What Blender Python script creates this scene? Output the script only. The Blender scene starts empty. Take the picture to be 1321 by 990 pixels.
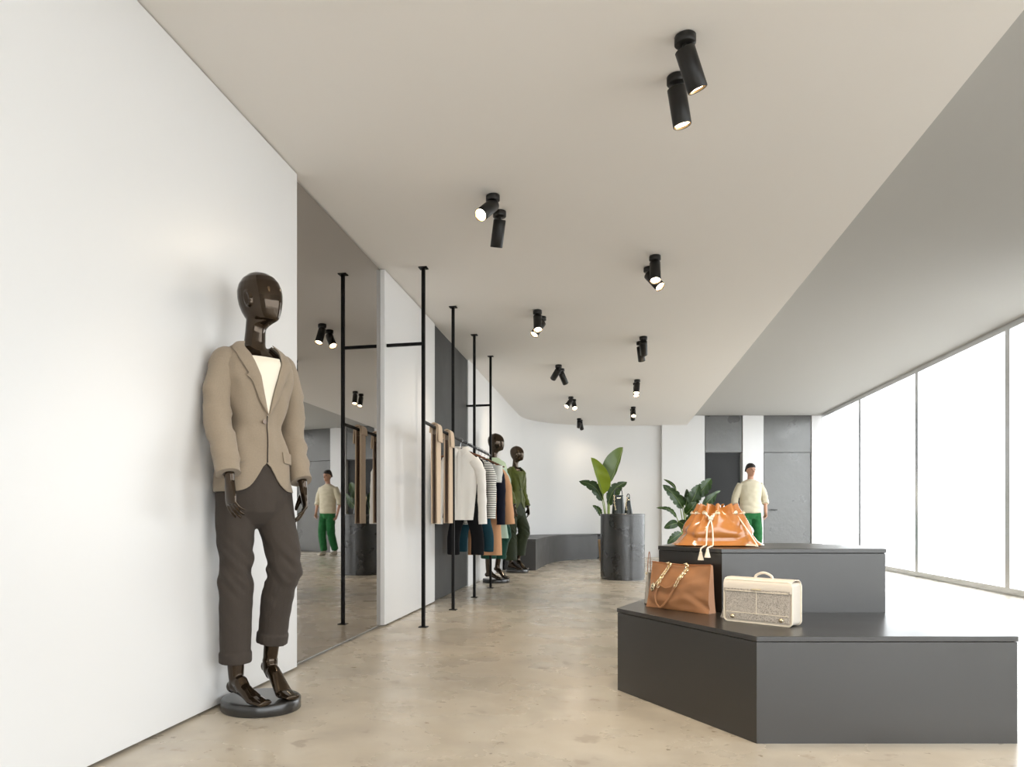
import bpy, math, random
from mathutils import Vector, Matrix, noise
S = bpy.context.scene
COL = S.collection
rnd = random.Random(7)
pi = math.pi
# ---------------------------------------------------------------- camera, world, exposure
ALPHA = math.atan(.238)                       # angle between the view axis and the long left wall
CA, SA = math.cos(ALPHA), math.sin(ALPHA)
FPX, VX, VY, CAMH = 954.0, 563.0, 667.0, .82
cam_d = bpy.data.cameras.new('camera')
cam = bpy.data.objects.new('camera', cam_d); COL.objects.link(cam)
cam.location = (0, 0, CAMH); cam.rotation_euler = (pi/2, 0, ALPHA)
cam_d.sensor_width = 36; cam_d.lens = FPX/1321*36
cam_d.shift_x = (660.5-VX)/1321; cam_d.shift_y = (VY-495)/1321
cam_d.clip_start = .05; cam_d.clip_end = 200
S.camera = cam
S.view_settings.view_transform = 'Standard'; S.view_settings.look = 'None'
S.view_settings.gamma = 1; S.view_settings.use_curve_mapping = False
S.view_settings.exposure = 0.30
S.cycles.use_denoising = True
S.cycles.max_bounces = 10; S.cycles.diffuse_bounces = 5; S.cycles.glossy_bounces = 5
S.cycles.transparent_max_bounces = 12
S.cycles.sample_clamp_indirect = 6
world = bpy.data.worlds.new('overcast_sky'); S.world = world
world.use_nodes = True
bg = world.node_tree.nodes['Background']
bg.inputs[0].default_value = (.95, .975, 1, 1); bg.inputs[1].default_value = 4.7
SPOT_W = 24.0
def portal(name, loc, rot, sx, sy):
    l = bpy.data.lights.new(name, 'AREA'); l.shape = 'RECTANGLE'; l.size = sx; l.size_y = sy
    l.cycles.is_portal = True
    o = bpy.data.objects.new(name, l); COL.objects.link(o); o.location = loc; o.rotation_euler = rot
portal('window_daylight', (4.2, 6.6, 1.4), (0, pi/2, 0), 2.9, 20)
portal('shopfront_daylight', (1.2, -3.15, 1.4), (pi/2, 0, 0), 6, 2.9)

# ---------------------------------------------------------------- helpers
def W(x, y, z):                                # camera aligned metres -> room metres
    return Vector((x*CA - y*SA, x*SA + y*CA, z))
def P(px, py, Y): return W((px-VX)/FPX*Y, Y, CAMH+(VY-py)/FPX*Y)
def node(nt, t, **k):
    n = nt.nodes.new(t)
    for a, b in k.items(): setattr(n, a, b)
    return n
def mat(name, col, rough=.5, metal=0, bump=0, bscale=60, var=0, vscale=4, coat=0, rvar=0, spec=.5, sheen=0, stretch=None, sss=0):
    m = bpy.data.materials.new(name); m.use_nodes = True
    nt = m.node_tree; b = nt.nodes['Principled BSDF']
    b.inputs['Base Color'].default_value = (*col, 1); b.inputs['Roughness'].default_value = rough
    b.inputs['Metallic'].default_value = metal; b.inputs['Coat Weight'].default_value = coat
    b.inputs['Coat Roughness'].default_value = .08
    b.inputs['Specular IOR Level'].default_value = spec
    if sheen: b.inputs['Sheen Weight'].default_value = sheen; b.inputs['Sheen Roughness'].default_value = .4
    tc = node(nt, 'ShaderNodeTexCoord'); mp = node(nt, 'ShaderNodeMapping')
    nt.links.new(tc.outputs['Object'], mp.inputs[0])
    if stretch: mp.inputs['Scale'].default_value = stretch
    if var or rvar:
        n = node(nt, 'ShaderNodeTexNoise'); n.inputs['Scale'].default_value = vscale; n.inputs['Detail'].default_value = 6
        nt.links.new(mp.outputs[0], n.inputs['Vector'])
        if var:
            mx = node(nt, 'ShaderNodeMix', data_type='RGBA')
            mx.inputs[6].default_value = tuple(c*(1-var) for c in col)+(1,)
            mx.inputs[7].default_value = tuple(min(1, c*(1+var)) for c in col)+(1,)
            nt.links.new(n.outputs[0], mx.inputs[0]); nt.links.new(mx.outputs[2], b.inputs['Base Color'])
        if rvar:
            mr = node(nt, 'ShaderNodeMapRange'); mr.inputs[1].default_value = .15; mr.inputs[2].default_value = .85
            mr.inputs[3].default_value = max(.02, rough-rvar); mr.inputs[4].default_value = rough+rvar
            nt.links.new(n.outputs[0], mr.inputs[0]); nt.links.new(mr.outputs[0], b.inputs['Roughness'])
    if bump:
        n2 = node(nt, 'ShaderNodeTexNoise'); n2.inputs['Scale'].default_value = bscale; n2.inputs['Detail'].default_value = 4
        nt.links.new(mp.outputs[0], n2.inputs['Vector'])
        bp = node(nt, 'ShaderNodeBump'); bp.inputs['Strength'].default_value = bump; bp.inputs['Distance'].default_value = .01
        nt.links.new(n2.outputs[0], bp.inputs['Height']); nt.links.new(bp.outputs[0], b.inputs['Normal'])
    return m
def emis(name, col, s):
    m = bpy.data.materials.new(name); m.use_nodes = True; b = m.node_tree.nodes['Principled BSDF']
    b.inputs['Base Color'].default_value = (*col, 1)
    b.inputs['Emission Color'].default_value = (*col, 1); b.inputs['Emission Strength'].default_value = s
    return m
class MB:
    def __init__(s): s.v = []; s.f = []
    def add(s, vs, fs):
        o = len(s.v); s.v += [Vector(v) for v in vs]; s.f += [tuple(i+o for i in f) for f in fs]; return s
    def box(s, x0, x1, y0, y1, z0, z1, T=None):
        vs = [Vector((x, y, z)) for z in (z0, z1) for y in (y0, y1) for x in (x0, x1)]
        if T: vs = [T(v) for v in vs]
        return s.add(vs, [(0, 2, 3, 1), (4, 5, 7, 6), (0, 1, 5, 4), (2, 6, 7, 3), (0, 4, 6, 2), (1, 3, 7, 5)])
    def rings(s, rs, cap=True, closed=False):
        n = len(rs[0]); o = len(s.v)
        for r in rs: s.v += [Vector(p) for p in r]
        m = len(rs)
        for i in range(m if closed else m-1):
            for j in range(n):
                a = o+i*n+j; b = o+i*n+(j+1) % n; c = o+((i+1) % m)*n+(j+1) % n; d = o+((i+1) % m)*n+j
                s.f.append((a, b, c, d))
        if cap and not closed:
            s.f.append(tuple(o+j for j in reversed(range(n)))); s.f.append(tuple(o+(m-1)*n+j for j in range(n)))
        return s
    def tube(s, pts, rad, n=12, up=None, cap=True, closed=False):
        pts = [Vector(p) for p in pts]; m = len(pts); rs = []
        prev = None
        for i, p in enumerate(pts):
            if closed: t = pts[(i+1) % m]-pts[i-1]
            else: t = (pts[min(i+1, m-1)]-pts[max(i-1, 0)])
            t.normalize()
            if prev is None:
                u = Vector(up) if up else (Vector((0, 0, 1)) if abs(t.z) < .9 else Vector((0, 1, 0)))
            else: u = prev
            u = (u - t*u.dot(t)).normalized(); prev = u
            w = t.cross(u)
            r = rad[i] if isinstance(rad, (list,)) else rad
            ra, rb = r if isinstance(r, tuple) else (r, r)
            rs.append([p+u*ra*math.cos(2*pi*k/n)+w*rb*math.sin(2*pi*k/n) for k in range(n)])
        return s.rings(rs, cap, closed)
    def lathe(s, prof, c=(0, 0, 0), n=32, T=None, closed=False):
        c = Vector(c); rs = []
        for r, z in prof:
            ring = [c+Vector((r*math.cos(2*pi*k/n), r*math.sin(2*pi*k/n), z)) for k in range(n)]
            if T: ring = [T(p) for p in ring]
            rs.append(ring)
        return s.rings(rs, not closed, closed)
    def ell(s, c, r, n=16, T=None):
        c = Vector(c); m = n//2; rs = []
        for i in range(m+1):
            a = -pi/2+pi*(i+.02*(i == 0)-.02*(i == m))/m
            ring = [Vector((r[0]*math.cos(a)*math.cos(2*pi*k/n), r[1]*math.cos(a)*math.sin(2*pi*k/n), r[2]*math.sin(a))) for k in range(n)]
            if T: ring = [T @ p for p in ring]
            rs.append([c+p for p in ring])
        return s.rings(rs)
    def prism(s, poly, z0, z1):
        n = len(poly); vs = [Vector((x, y, z)) for z in (z0, z1) for x, y in poly]
        return s.add(vs, [tuple(reversed(range(n))), tuple(range(n, 2*n))]+[(i, (i+1) % n, n+(i+1) % n, n+i) for i in range(n)])
    def grid(s, rows, thick=0, nrm=None):
        """rows of points -> sheet; thick with nrm (function or vector) closes it into a shell"""
        m = len(rows); n = len(rows[0]); o = len(s.v)
        flat = [Vector(p) for r in rows for p in r]
        s.v += flat
        for i in range(m-1):
            for j in range(n-1): s.f.append((o+i*n+j, o+i*n+j+1, o+(i+1)*n+j+1, o+(i+1)*n+j))
        if thick:
            o2 = len(s.v); back = []
            for i in range(m):
                for j in range(n):
                    a = Vector(rows[i][max(j-1, 0)]); b = Vector(rows[i][min(j+1, n-1)]); c = Vector(rows[max(i-1, 0)][j]); d = Vector(rows[min(i+1, m-1)][j])
                    nn = (b-a).cross(d-c)
                    if nn.length < 1e-9: nn = Vector((0, 0, 1))
                    nn.normalize(); back.append(Vector(rows[i][j])-nn*thick)
            s.v += back
            for i in range(m-1):
                for j in range(n-1): s.f.append((o2+i*n+j, o2+(i+1)*n+j, o2+(i+1)*n+j+1, o2+i*n+j+1))
            bd = [(0, j) for j in range(n)]+[(i, n-1) for i in range(1, m)]+[(m-1, j) for j in range(n-2, -1, -1)]+[(i, 0) for i in range(m-2, 0, -1)]
            for k in range(len(bd)):
                a = bd[k]; b = bd[(k+1) % len(bd)]
                s.f.append((o+b[0]*n+b[1], o+a[0]*n+a[1], o2+a[0]*n+a[1], o2+b[0]*n+b[1]))
        return s
    def build(s, name, m, parent=None, smooth=False, bevel=0, world=False, disp=None):
        me = bpy.data.meshes.new(name)
        vs = s.v
        if world and parent is not None:
            inv = root_matrix(parent).inverted(); vs = [inv @ v for v in vs]
        if disp: vs = [disp(v) for v in vs]
        me.from_pydata([tuple(v) for v in vs], [], s.f); me.update()
        return link(name, me, m, parent, smooth, bevel)
def root_matrix(o):
    m = Matrix.LocRotScale(o.location, o.rotation_euler, o.scale)
    return (root_matrix(o.parent) @ m) if o.parent else m
def link(name, me, m, parent=None, smooth=False, bevel=0):
    import bmesh
    bm = bmesh.new(); bm.from_mesh(me); bmesh.ops.recalc_face_normals(bm, faces=bm.faces)
    if smooth:
        for f in bm.faces: f.smooth = True
        for e in bm.edges:
            if len(e.link_faces) == 2 and e.calc_face_angle(0) > .9: e.smooth = False
    bm.to_mesh(me); bm.free()
    me.materials.append(m)
    o = bpy.data.objects.new(name, me); COL.objects.link(o)
    if parent is not None: o.parent = parent
    if bevel:
        b = o.modifiers.new('bevel', 'BEVEL'); b.width = bevel; b.segments = 2; b.limit_method = 'ANGLE'
    return o
def fuse(mb, name, m, parent, voxel=.006, smooth=6, disp=None, factor=.5):
    """one continuous skin grown over overlapping volumes"""
    me = bpy.data.meshes.new(name); me.from_pydata([tuple(v) for v in mb.v], [], mb.f); me.update()
    import bmesh
    bm = bmesh.new(); bm.from_mesh(me); bmesh.ops.recalc_face_normals(bm, faces=bm.faces); bm.to_mesh(me); bm.free()
    t = bpy.data.objects.new('tmp', me); COL.objects.link(t)
    r = t.modifiers.new('r', 'REMESH'); r.mode = 'VOXEL'; r.voxel_size = voxel
    if smooth:
        q = t.modifiers.new('s', 'SMOOTH'); q.factor = factor; q.iterations = smooth
    dg = bpy.context.evaluated_depsgraph_get(); dg.update()
    out = bpy.data.meshes.new_from_object(t.evaluated_get(dg))
    bpy.data.objects.remove(t); out.name = name
    out.materials.clear()
    if disp:
        nr = [v.normal.copy() for v in out.vertices]
        for v, n in zip(out.vertices, nr): v.co = v.co + n*disp(v.co, n)
    o = link(name, out, m, parent, False)
    for p in out.polygons: p.use_smooth = True
    return o
def spline(pts, k=6):
    pts = [Vector(p) for p in pts]; out = []
    for i in range(len(pts)-1):
        p0 = pts[max(i-1, 0)]; p1 = pts[i]; p2 = pts[i+1]; p3 = pts[min(i+2, len(pts)-1)]
        for j in range(k):
            t = j/k
            out.append(.5*((2*p1)+(p2-p0)*t+(2*p0-5*p1+4*p2-p3)*t*t+(3*p1-p0-3*p2+p3)*t**3))
    out.append(pts[-1]); return out
def lerp(tab, x):
    """piecewise linear table lookup, rows (x, a, b, ...) with x ascending"""
    if x <= tab[0][0]: return tab[0][1:]
    for i in range(len(tab)-1):
        if x <= tab[i+1][0]:
            t = (x-tab[i][0])/(tab[i+1][0]-tab[i][0])
            return tuple(a+(b-a)*t for a, b in zip(tab[i][1:], tab[i+1][1:]))
    return tab[-1][1:]
def tag(o, label=None, cat=None, group=None, kind=None):
    if label: o['label'] = label
    if cat: o['category'] = cat
    if group: o['group'] = group
    if kind: o['kind'] = kind
    return o
def thing(name, label, cat, loc=(0, 0, 0), rz=0, group=None):
    o = bpy.data.objects.new(name, None); COL.objects.link(o); o.empty_display_size = .1
    o.location = loc; o.rotation_euler = (0, 0, rz)
    return tag(o, label, cat, group)
def structure(o): o['kind'] = 'structure'; return o
def copy_tree(o, parent=None):
    c = o.copy(); COL.objects.link(c); c.parent = parent
    for ch in list(o.children): copy_tree(ch, c)
    return c

# ---------------------------------------------------------------- materials
M = {}
M['white'] = mat('white_satin_panel', (.70, .695, .69), .35, bump=.02, bscale=300, spec=.4)
M['wallw'] = mat('white_wall_paint', (.70, .695, .69), .6, bump=.03, bscale=200)
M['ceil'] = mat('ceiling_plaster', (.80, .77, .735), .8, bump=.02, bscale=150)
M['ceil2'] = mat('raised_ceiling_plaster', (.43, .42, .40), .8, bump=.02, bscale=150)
M['antr'] = mat('anthracite_panel', (.022, .022, .020), .55, var=.12, vscale=2, rvar=.1)
M['concrete'] = mat('grey_metallic_plaster', (.125, .124, .12), .36, metal=.5, var=.2, vscale=3, rvar=.18, bump=.3, bscale=14)
M['doordark'] = mat('dark_door', (.014, .014, .014), .5, var=.1, spec=.3)
M['black'] = mat('black_powder_coat', (.004, .004, .004), .5, spec=.2)
M['lampblack'] = mat('black_lamp_metal', (.012, .011, .010), .4, spec=.35)
M['podium'] = mat('dark_bronze_laminate', (.017, .0145, .012), .30, var=.12, vscale=3, rvar=.04, spec=.85)
M['bench'] = mat('dark_grey_bench', (.045, .044, .043), .42, var=.12, vscale=4, rvar=.08)
M['steel'] = mat('patinated_dark_steel', (.085, .085, .085), .30, metal=.85, var=.3, vscale=4, rvar=.16, bump=.35, bscale=26)
def floor_mat():
    m = mat('polished_beige_concrete', (.50, .43, .335), .22, coat=0, spec=.5)
    nt = m.node_tree; b = nt.nodes['Principled BSDF']
    tc = node(nt, 'ShaderNodeTexCoord')
    def nz(sc, det, dist=0, lo=.4, hi=.6):
        n = node(nt, 'ShaderNodeTexNoise'); n.inputs['Scale'].default_value = sc; n.inputs['Detail'].default_value = det
        n.inputs['Distortion'].default_value = 0; nt.links.new(tc.outputs['Object'], n.inputs['Vector'])
        r = node(nt, 'ShaderNodeMapRange'); r.inputs[1].default_value = lo; r.inputs[2].default_value = hi
        nt.links.new(n.outputs[0], r.inputs[0]); return r.outputs[0]
    def mix(f, a, b2):
        x = node(nt, 'ShaderNodeMix', data_type='RGBA'); nt.links.new(f, x.inputs[0])
        for i, q in ((6, a), (7, b2)):
            if isinstance(q, tuple): x.inputs[i].default_value = (*q, 1)
            else: nt.links.new(q, x.inputs[i])
        return x.outputs[2]
    c = mix(nz(.9, 5, .6), (.47, .41, .325), (.55, .485, .39))
    c = mix(nz(6, 8, .8, .35, .7), c, (.56, .50, .41))
    c = mix(nz(3.5, 4, .3, .52, .30), c, (.46, .405, .33))
    c = mix(nz(23, 2, .6, .30, .26), c, (.26, .21, .15))
    c = mix(nz(7, 5, .4, .36, .30), c, (.38, .32, .25))
    nt.links.new(c, b.inputs['Base Color'])
    r = nz(2.5, 8, .5, .3, .7)
    mr = node(nt, 'ShaderNodeMapRange'); mr.inputs[3].default_value = .20; mr.inputs[4].default_value = .36
    nt.links.new(r, mr.inputs[0]); nt.links.new(mr.outputs[0], b.inputs['Roughness'])
    bp = node(nt, 'ShaderNodeBump'); bp.inputs['Strength'].default_value = .03; bp.inputs['Distance'].default_value = .01
    nt.links.new(nz(9, 6, 0, 0, 1), bp.inputs['Height']); nt.links.new(bp.outputs[0], b.inputs['Normal'])
    return m
M['floor'] = floor_mat()
M['mirror'] = mat('smoked_mirror', (.42, .40, .38), .012, metal=1)
M['alu'] = mat('brushed_aluminium', (.72, .73, .75), .25, metal=1)
def glass_mat(name, tint, gl=.04):
    m = bpy.data.materials.new(name); m.use_nodes = True; nt = m.node_tree
    nt.nodes.clear(); out = node(nt, 'ShaderNodeOutputMaterial'); t = node(nt, 'ShaderNodeBsdfTransparent')
    t.inputs[0].default_value = (*tint, 1); g = node(nt, 'ShaderNodeBsdfGlossy'); g.inputs['Roughness'].default_value = .02
    mx = node(nt, 'ShaderNodeMixShader'); mx.inputs[0].default_value = gl; nt.links.new(t.outputs[0], mx.inputs[1]); nt.links.new(g.outputs[0], mx.inputs[2])
    nt.links.new(mx.outputs[0], out.inputs[0]); return m
M['pane'] = glass_mat('window_glass', (.97, .98, .98))

# ---------------------------------------------------------------- room shell
H1, H2, XW, XR, YF = 2.67, 2.864, -1.65, 4.1, -3.0
ys = lambda Yc, Xs=-1.696: Yc/CA + .2315*Xs      # distance along the left wall of a camera depth
def sbox(name, m, b, bevel=0, cam_frame=False):
    mb = MB().box(*b, T=(lambda v: W(v.x, v.y, v.z)) if cam_frame else None)
    return structure(mb.build(name, m, None, bevel=bevel))
sbox('floor', M['floor'], (-1.95, 4.3, -3.2, 17.3, -.12, 0))
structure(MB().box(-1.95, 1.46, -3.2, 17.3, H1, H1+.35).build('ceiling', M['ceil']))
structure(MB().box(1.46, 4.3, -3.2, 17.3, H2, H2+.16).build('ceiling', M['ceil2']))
YA = 13.446; RC = 2.0
sbox('wall_left', M['wallw'], (-1.95, -1.712, -3.2, 8.55, 0, H1))
YB = [-3.0, 3.70, 5.264, 6.87, 8.55]
sbox('trim_1', M['white'], (-1.712, XW, YB[0], YB[1]-.004, .012, H1-.006), .002)
sbox('trim_2', M['white'], (-1.712, XW, YB[2]+.004, YB[3]-.004, .012, H1-.006), .002)
sbox('trim_3', M['antr'], (-1.712, XW-.012, YB[3], YB[4]-.003, .012, H1-.006), .002)
# curved far corner: one wall that runs straight, bends and meets the back wall
arc = [(XW, 8.55), (XW, YA)]+[(XW+RC+RC*math.cos(pi-t), YA+RC*math.sin(pi-t)) for t in [(pi/2-ALPHA)*i/28 for i in range(1, 29)]]
oarc = [(x-.25, y) for x, y in arc[:2]]+[(XW+RC+(RC+.25)*math.cos(pi-t), YA+(RC+.25)*math.sin(pi-t)) for t in [(pi/2-ALPHA)*i/28 for i in range(1, 29)]]
mb = MB(); n = len(arc)
rs = [[(a[0], a[1], 0), (a[0], a[1], H1), (b[0], b[1], H1), (b[0], b[1], 0)] for a, b in zip(arc, oarc)]
mb.rings(rs)
structure(mb.build('wall_corner', M['wallw'], None, smooth=True))
XE = arc[-1][0]; CX0 = W(0, 0, 0)
xc0 = (XE + 15*SA)/CA                       # camera-frame x where the bend ends
sbox('wall_back', M['wallw'], (xc0, 8.1, 15.0, 15.2, 0, H2+.1), cam_frame=True)
xc = lambda px, Y=14.9: (px-VX)/FPX*Y
sbox('trim_4', M['white'], (xc(854), xc(909.3), 14.9, 15.0, .01, H2-.004), .003, True)
sbox('trim_5', M['concrete'], (xc(910), xc(957), 14.9, 15.0, 2.12, H2-.004), .003, True)
sbox('trim_6', M['white'], (xc(957.7), xc(984.6), 14.88, 15.0, .01, H2-.004), .003, True)
sbox('trim_7', M['concrete'], (xc(985.4), xc(1046), 14.9, 15.0, 2.12, H2-.004), .003, True)
sbox('trim_8', M['white'], (xc(1046.6), xc(1085), 14.88, 15.0, .01, H2-.004), .003, True)
sbox('door_1', M['doordark'], (xc(910.6), xc(956.4), 14.965, 15.0, .006, 2.112), .003, True)
d2 = sbox('door_2', M['concrete'], (xc(985.8), xc(1045.6), 14.9, 15.0, .006, 2.112), .003, True)
mb = MB().box(xc(992.5), xc(1001), 14.835, 14.85, .95, .967, T=lambda v: W(*v)); mb.box(xc(999.5), xc(1001), 14.84, 14.9, .95, .967, T=lambda v: W(*v))
mb.build('door_handle', M['black'], d2, world=True)
# glazed street side on the right and behind the viewer
def bay(name, x0, y0, x1, y1, z1):
    L = math.hypot(x1-x0, y1-y0); rz = math.atan2(y1-y0, x1-x0)
    r = thing(name, None, None, (x0, y0, 0), rz); r['kind'] = 'structure'
    f = MB()
    for b in ((0, .05, -.04, .04, 0, z1), (L-.05, L, -.04, .04, 0, z1), (.05, L-.05, -.04, .04, 0, .07), (.05, L-.05, -.04, .04, z1-.07, z1)): f.box(*b)
    f.build('window_frame', M['alu'], r); MB().box(.05, L-.05, -.004, .004, .07, z1-.07).build('pane', M['pane'], r)
yy = [YF+i*2.4 for i in range(9)]; yy[-1] = 16.15
n_ = 1
for i in range(8):
    if i != 3: bay('window_%d' % n_, XR, yy[i], XR, yy[i+1], H2); n_ += 1
    else: sbox('wall_right', M['wallw'], (XR-.04, XR+.18, yy[i], yy[i+1]+(.15 if i == 7 else 0), 0, H2))
sbox('wall_front', M['wallw'], (XW, .0, YF-.15, YF, 0, H1))
sbox('wall_front', M['wallw'], (.0, XR, YF-.15, YF, 2.6, H1))
bay('window_8', .0, YF, 2.05, YF, 2.6); bay('window_9', 2.05, YF, XR, YF, 2.6)
g = MB().box(4.3, 40, -30, 40, -.14, -.02); g.box(-30, 4.3, -40, -3.2, -.14, -.02)
structure(g.build('ground', mat('pale_paving', (.55, .54, .52), .8, var=.1)))
# smoked mirror let into the wall
mir = thing('wall_mirror', 'tall smoked-glass mirror reaching from floor to ceiling on the left wall', 'mirror', (-1.70, (YB[1]+YB[2])/2, .012))
MB().box(-.012, .010, -.779, .779, .0, H1-.02).build('backing', M['black'], mir)
MB().box(.0102, .0185, -.778, .778, .004, H1-.024).build('mirror_glass', M['mirror'], mir)

# ---------------------------------------------------------------- display furniture
def pod(name, label, pts, z0, z1, m, lip=.019):
    c = sum((Vector((p[0], p[1], 0)) for p in pts), Vector())/len(pts)
    r = thing(name, label, 'display block', (c.x, c.y, z0))
    loc = [(p[0]-c.x, p[1]-c.y) for p in pts]
    ins = [(x*(1-.004/max(.3, math.hypot(x, y))), y*(1-.004/max(.3, math.hypot(x, y)))) for x, y in loc]
    MB().prism(ins, 0, z1-z0-lip-.003).build('body', m, r)
    MB().prism(loc, z1-z0-lip, z1-z0).build('top_board', m, r, bevel=.0015)
    g = [(x*.985, y*.985) for x, y in loc]
    MB().prism(g, z1-z0-lip-.004, z1-z0-lip+.001).build('shadow_gap', M['black'], r)
    return r
w2 = lambda x, y: tuple(W(x, y, 0))[:2]
ZL, ZU = .388, .676
low = [w2(.854, 3.50), w2(1.155, 2.668), w2(2.10, 2.668), w2(2.55, 3.5), w2(2.25, 4.75), w2(1.62, 4.75)]
pod('display_platform', 'large low dark angular platform carrying the tote and the satchel', low, 0, ZL, M['podium'])
up = [w2(1.10, 3.67), w2(1.28, 3.32), w2(2.02, 3.32), w2(2.16, 3.67), w2(1.98, 4.05), w2(1.30, 4.05)]
pod('display_platform', 'smaller dark block under the orange drawstring bag, raised on the low platform', up, ZL+.0005, ZU, M['podium'])
# curved bench along the far wall
fr = [P(x, y, CAMH*FPX/(y-VY)) for x, y in ((691.4, 736.3), (706.5, 728.2), (720.4, 724.7), (741.3, 722.8), (771, 721.7))]
fr = spline(fr, 8)
bk = []
cc = Vector((XW+RC, YA, 0))
a0 = Vector((XW+.03, fr[0].y, 0)); 
bk = [a0, Vector((XW+.03, (a0.y+YA)/2, 0)), Vector((XW+.03, YA, 0))]
for t in (.3, .55, .8, 1): bk.append(cc+Vector((math.cos(pi-t*(pi/2-ALPHA)), math.sin(pi-t*(pi/2-ALPHA)), 0))*(RC-.03))
bend = W((771-VX)/FPX*14.6-.0, 14.96, 0); bk.append(bend)
bk = spline(bk, 5)
def resample(pts, n):
    L = [0]
    for a, b in zip(pts, pts[1:]): L.append(L[-1]+(b-a).length)
    out = []
    for i in range(n):
        s = L[-1]*i/(n-1); k = max(j for j in range(len(L)) if L[j] <= s+1e-9); k = min(k, len(pts)-2)
        out.append(pts[k].lerp(pts[k+1], (s-L[k])/max(1e-9, L[k+1]-L[k])))
    return out
fr = resample(fr, 33); bk = resample(bk, 33)
fr = [Vector((p.x, p.y, 0)) for p in fr]
org = (fr[0]+bk[0])/2
ben = thing('curved_bench', 'long low dark grey bench curving along the rounded far corner', 'bench', org)
def bench_part(z0, z1, ins):
    mb = MB(); rs = []
    for a, b in zip(fr, bk):
        d = (b-a).normalized()*ins
        rs.append([Vector((a.x+d.x, a.y+d.y, z0))-org, Vector((b.x, b.y, z0))-org, Vector((b.x, b.y, z1))-org, Vector((a.x+d.x, a.y+d.y, z1))-org])
    return mb.rings(rs)
bench_part(0, .452, .004).build('body', M['bench'], ben, smooth=True)
bench_part(.455, .475, 0).build('seat_board', M['bench'], ben, smooth=True)
# round steel plinth
pc = W((803-VX)/FPX*9.73, 9.73, 0)
pl = thing('round_plinth', 'tall round dark patinated steel plinth in the middle of the floor', 'plinth', pc)
MB().lathe([(.275, 0), (.275, .02), (.283, .022), (.283, .835), (.283, .838)], n=72).build('drum', M['steel'], pl, smooth=True)
MB().lathe([(.287, .839), (.287, .855), (.284, .858)], n=72).build('top_disc', M['steel'], pl, smooth=True)

# ---------------------------------------------------------------- clothes rack
RX, ZR = -1.365, 1.528
rk = thing('clothes_rack', 'black tubular clothes rack of four floor-to-ceiling posts and one rail', 'clothes rack', (RX, 5.3, 0))
PY = [ys(Y, -1.403) for Y in (5.49, 6.515, 7.515, 8.515)]
for i, y in enumerate(PY):
    p = MB().box(-.0125, .0125, y-5.3-.0125, y-5.3+.0125, .006, H1-.006).build('post', M['black'], rk)
    for z in (0, H1-.006): MB().box(-.032, .032, y-5.3-.032, y-5.3+.032, z, z+.006).build('mounting_plate', M['black'], p)
MB().tube([(0, PY[0]-5.3, ZR), (0, PY[3]-5.3, ZR-.004)], .0125, 12).build('rail', M['black'], rk, smooth=True)
for y in (PY[0], PY[3]):
    MB().box(-.283, -.0126, y-5.3-.011, y-5.3+.011, 2.095, 2.117).build('wall_brace', M['black'], rk)

# ---------------------------------------------------------------- ceiling spotlights
M['bulb'] = emis('warm_lamp_disc', (1, .82, .55), 14)
M['reflector'] = mat('warm_reflector', (.9, .62, .33), .25, metal=1)
lamp_data = bpy.data.lights.new('spot_beam', 'SPOT'); lamp_data.energy = SPOT_W; lamp_data.color = (1, .84, .64)
lamp_data.spot_size = math.radians(75); lamp_data.spot_blend = .7; lamp_data.shadow_soft_size = .03
dim_data = lamp_data.copy(); dim_data.energy = 6
bag_data = lamp_data.copy(); bag_data.energy = 42; bag_data.spot_size = math.radians(60)
def make_spot():
    r = thing('ceiling_spotlight', 'x', 'ceiling light')
    MB().lathe([(.036, -.0005), (.040, -.004), (.040, -.032), (.037, -.035)], n=28).build('mount', M['lampblack'], r, smooth=True)
    MB().tube([(0, 0, -.034), (0, 0, -.062)], .011, 12).build('joint', M['lampblack'], r, smooth=True)
    h = MB(); R = .0375
    h.lathe([(.004, .008), (R-.003, .008), (R, .005), (R, -.150), (R-.0025, -.152), (R-.0035, -.150), (R-.004, -.118), (.002, -.116)], n=32)
    s = h.build('lamp_head', M['lampblack'], r, smooth=True); s.location = (0, 0, -.058)
    MB().lathe([(R-.0042, -.149), (.022, -.128), (.0225, -.1265), (R-.0038, -.1495)], n=28, closed=True).build('reflector', M['reflector'], s, smooth=True)
    MB().lathe([(.002, -.1415), (R-.008, -.142), (R-.008, -.138), (.002, -.137)], n=28).build('bulb', M['bulb'], s, smooth=True)
    return r
spot0 = make_spot(); first = True
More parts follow.
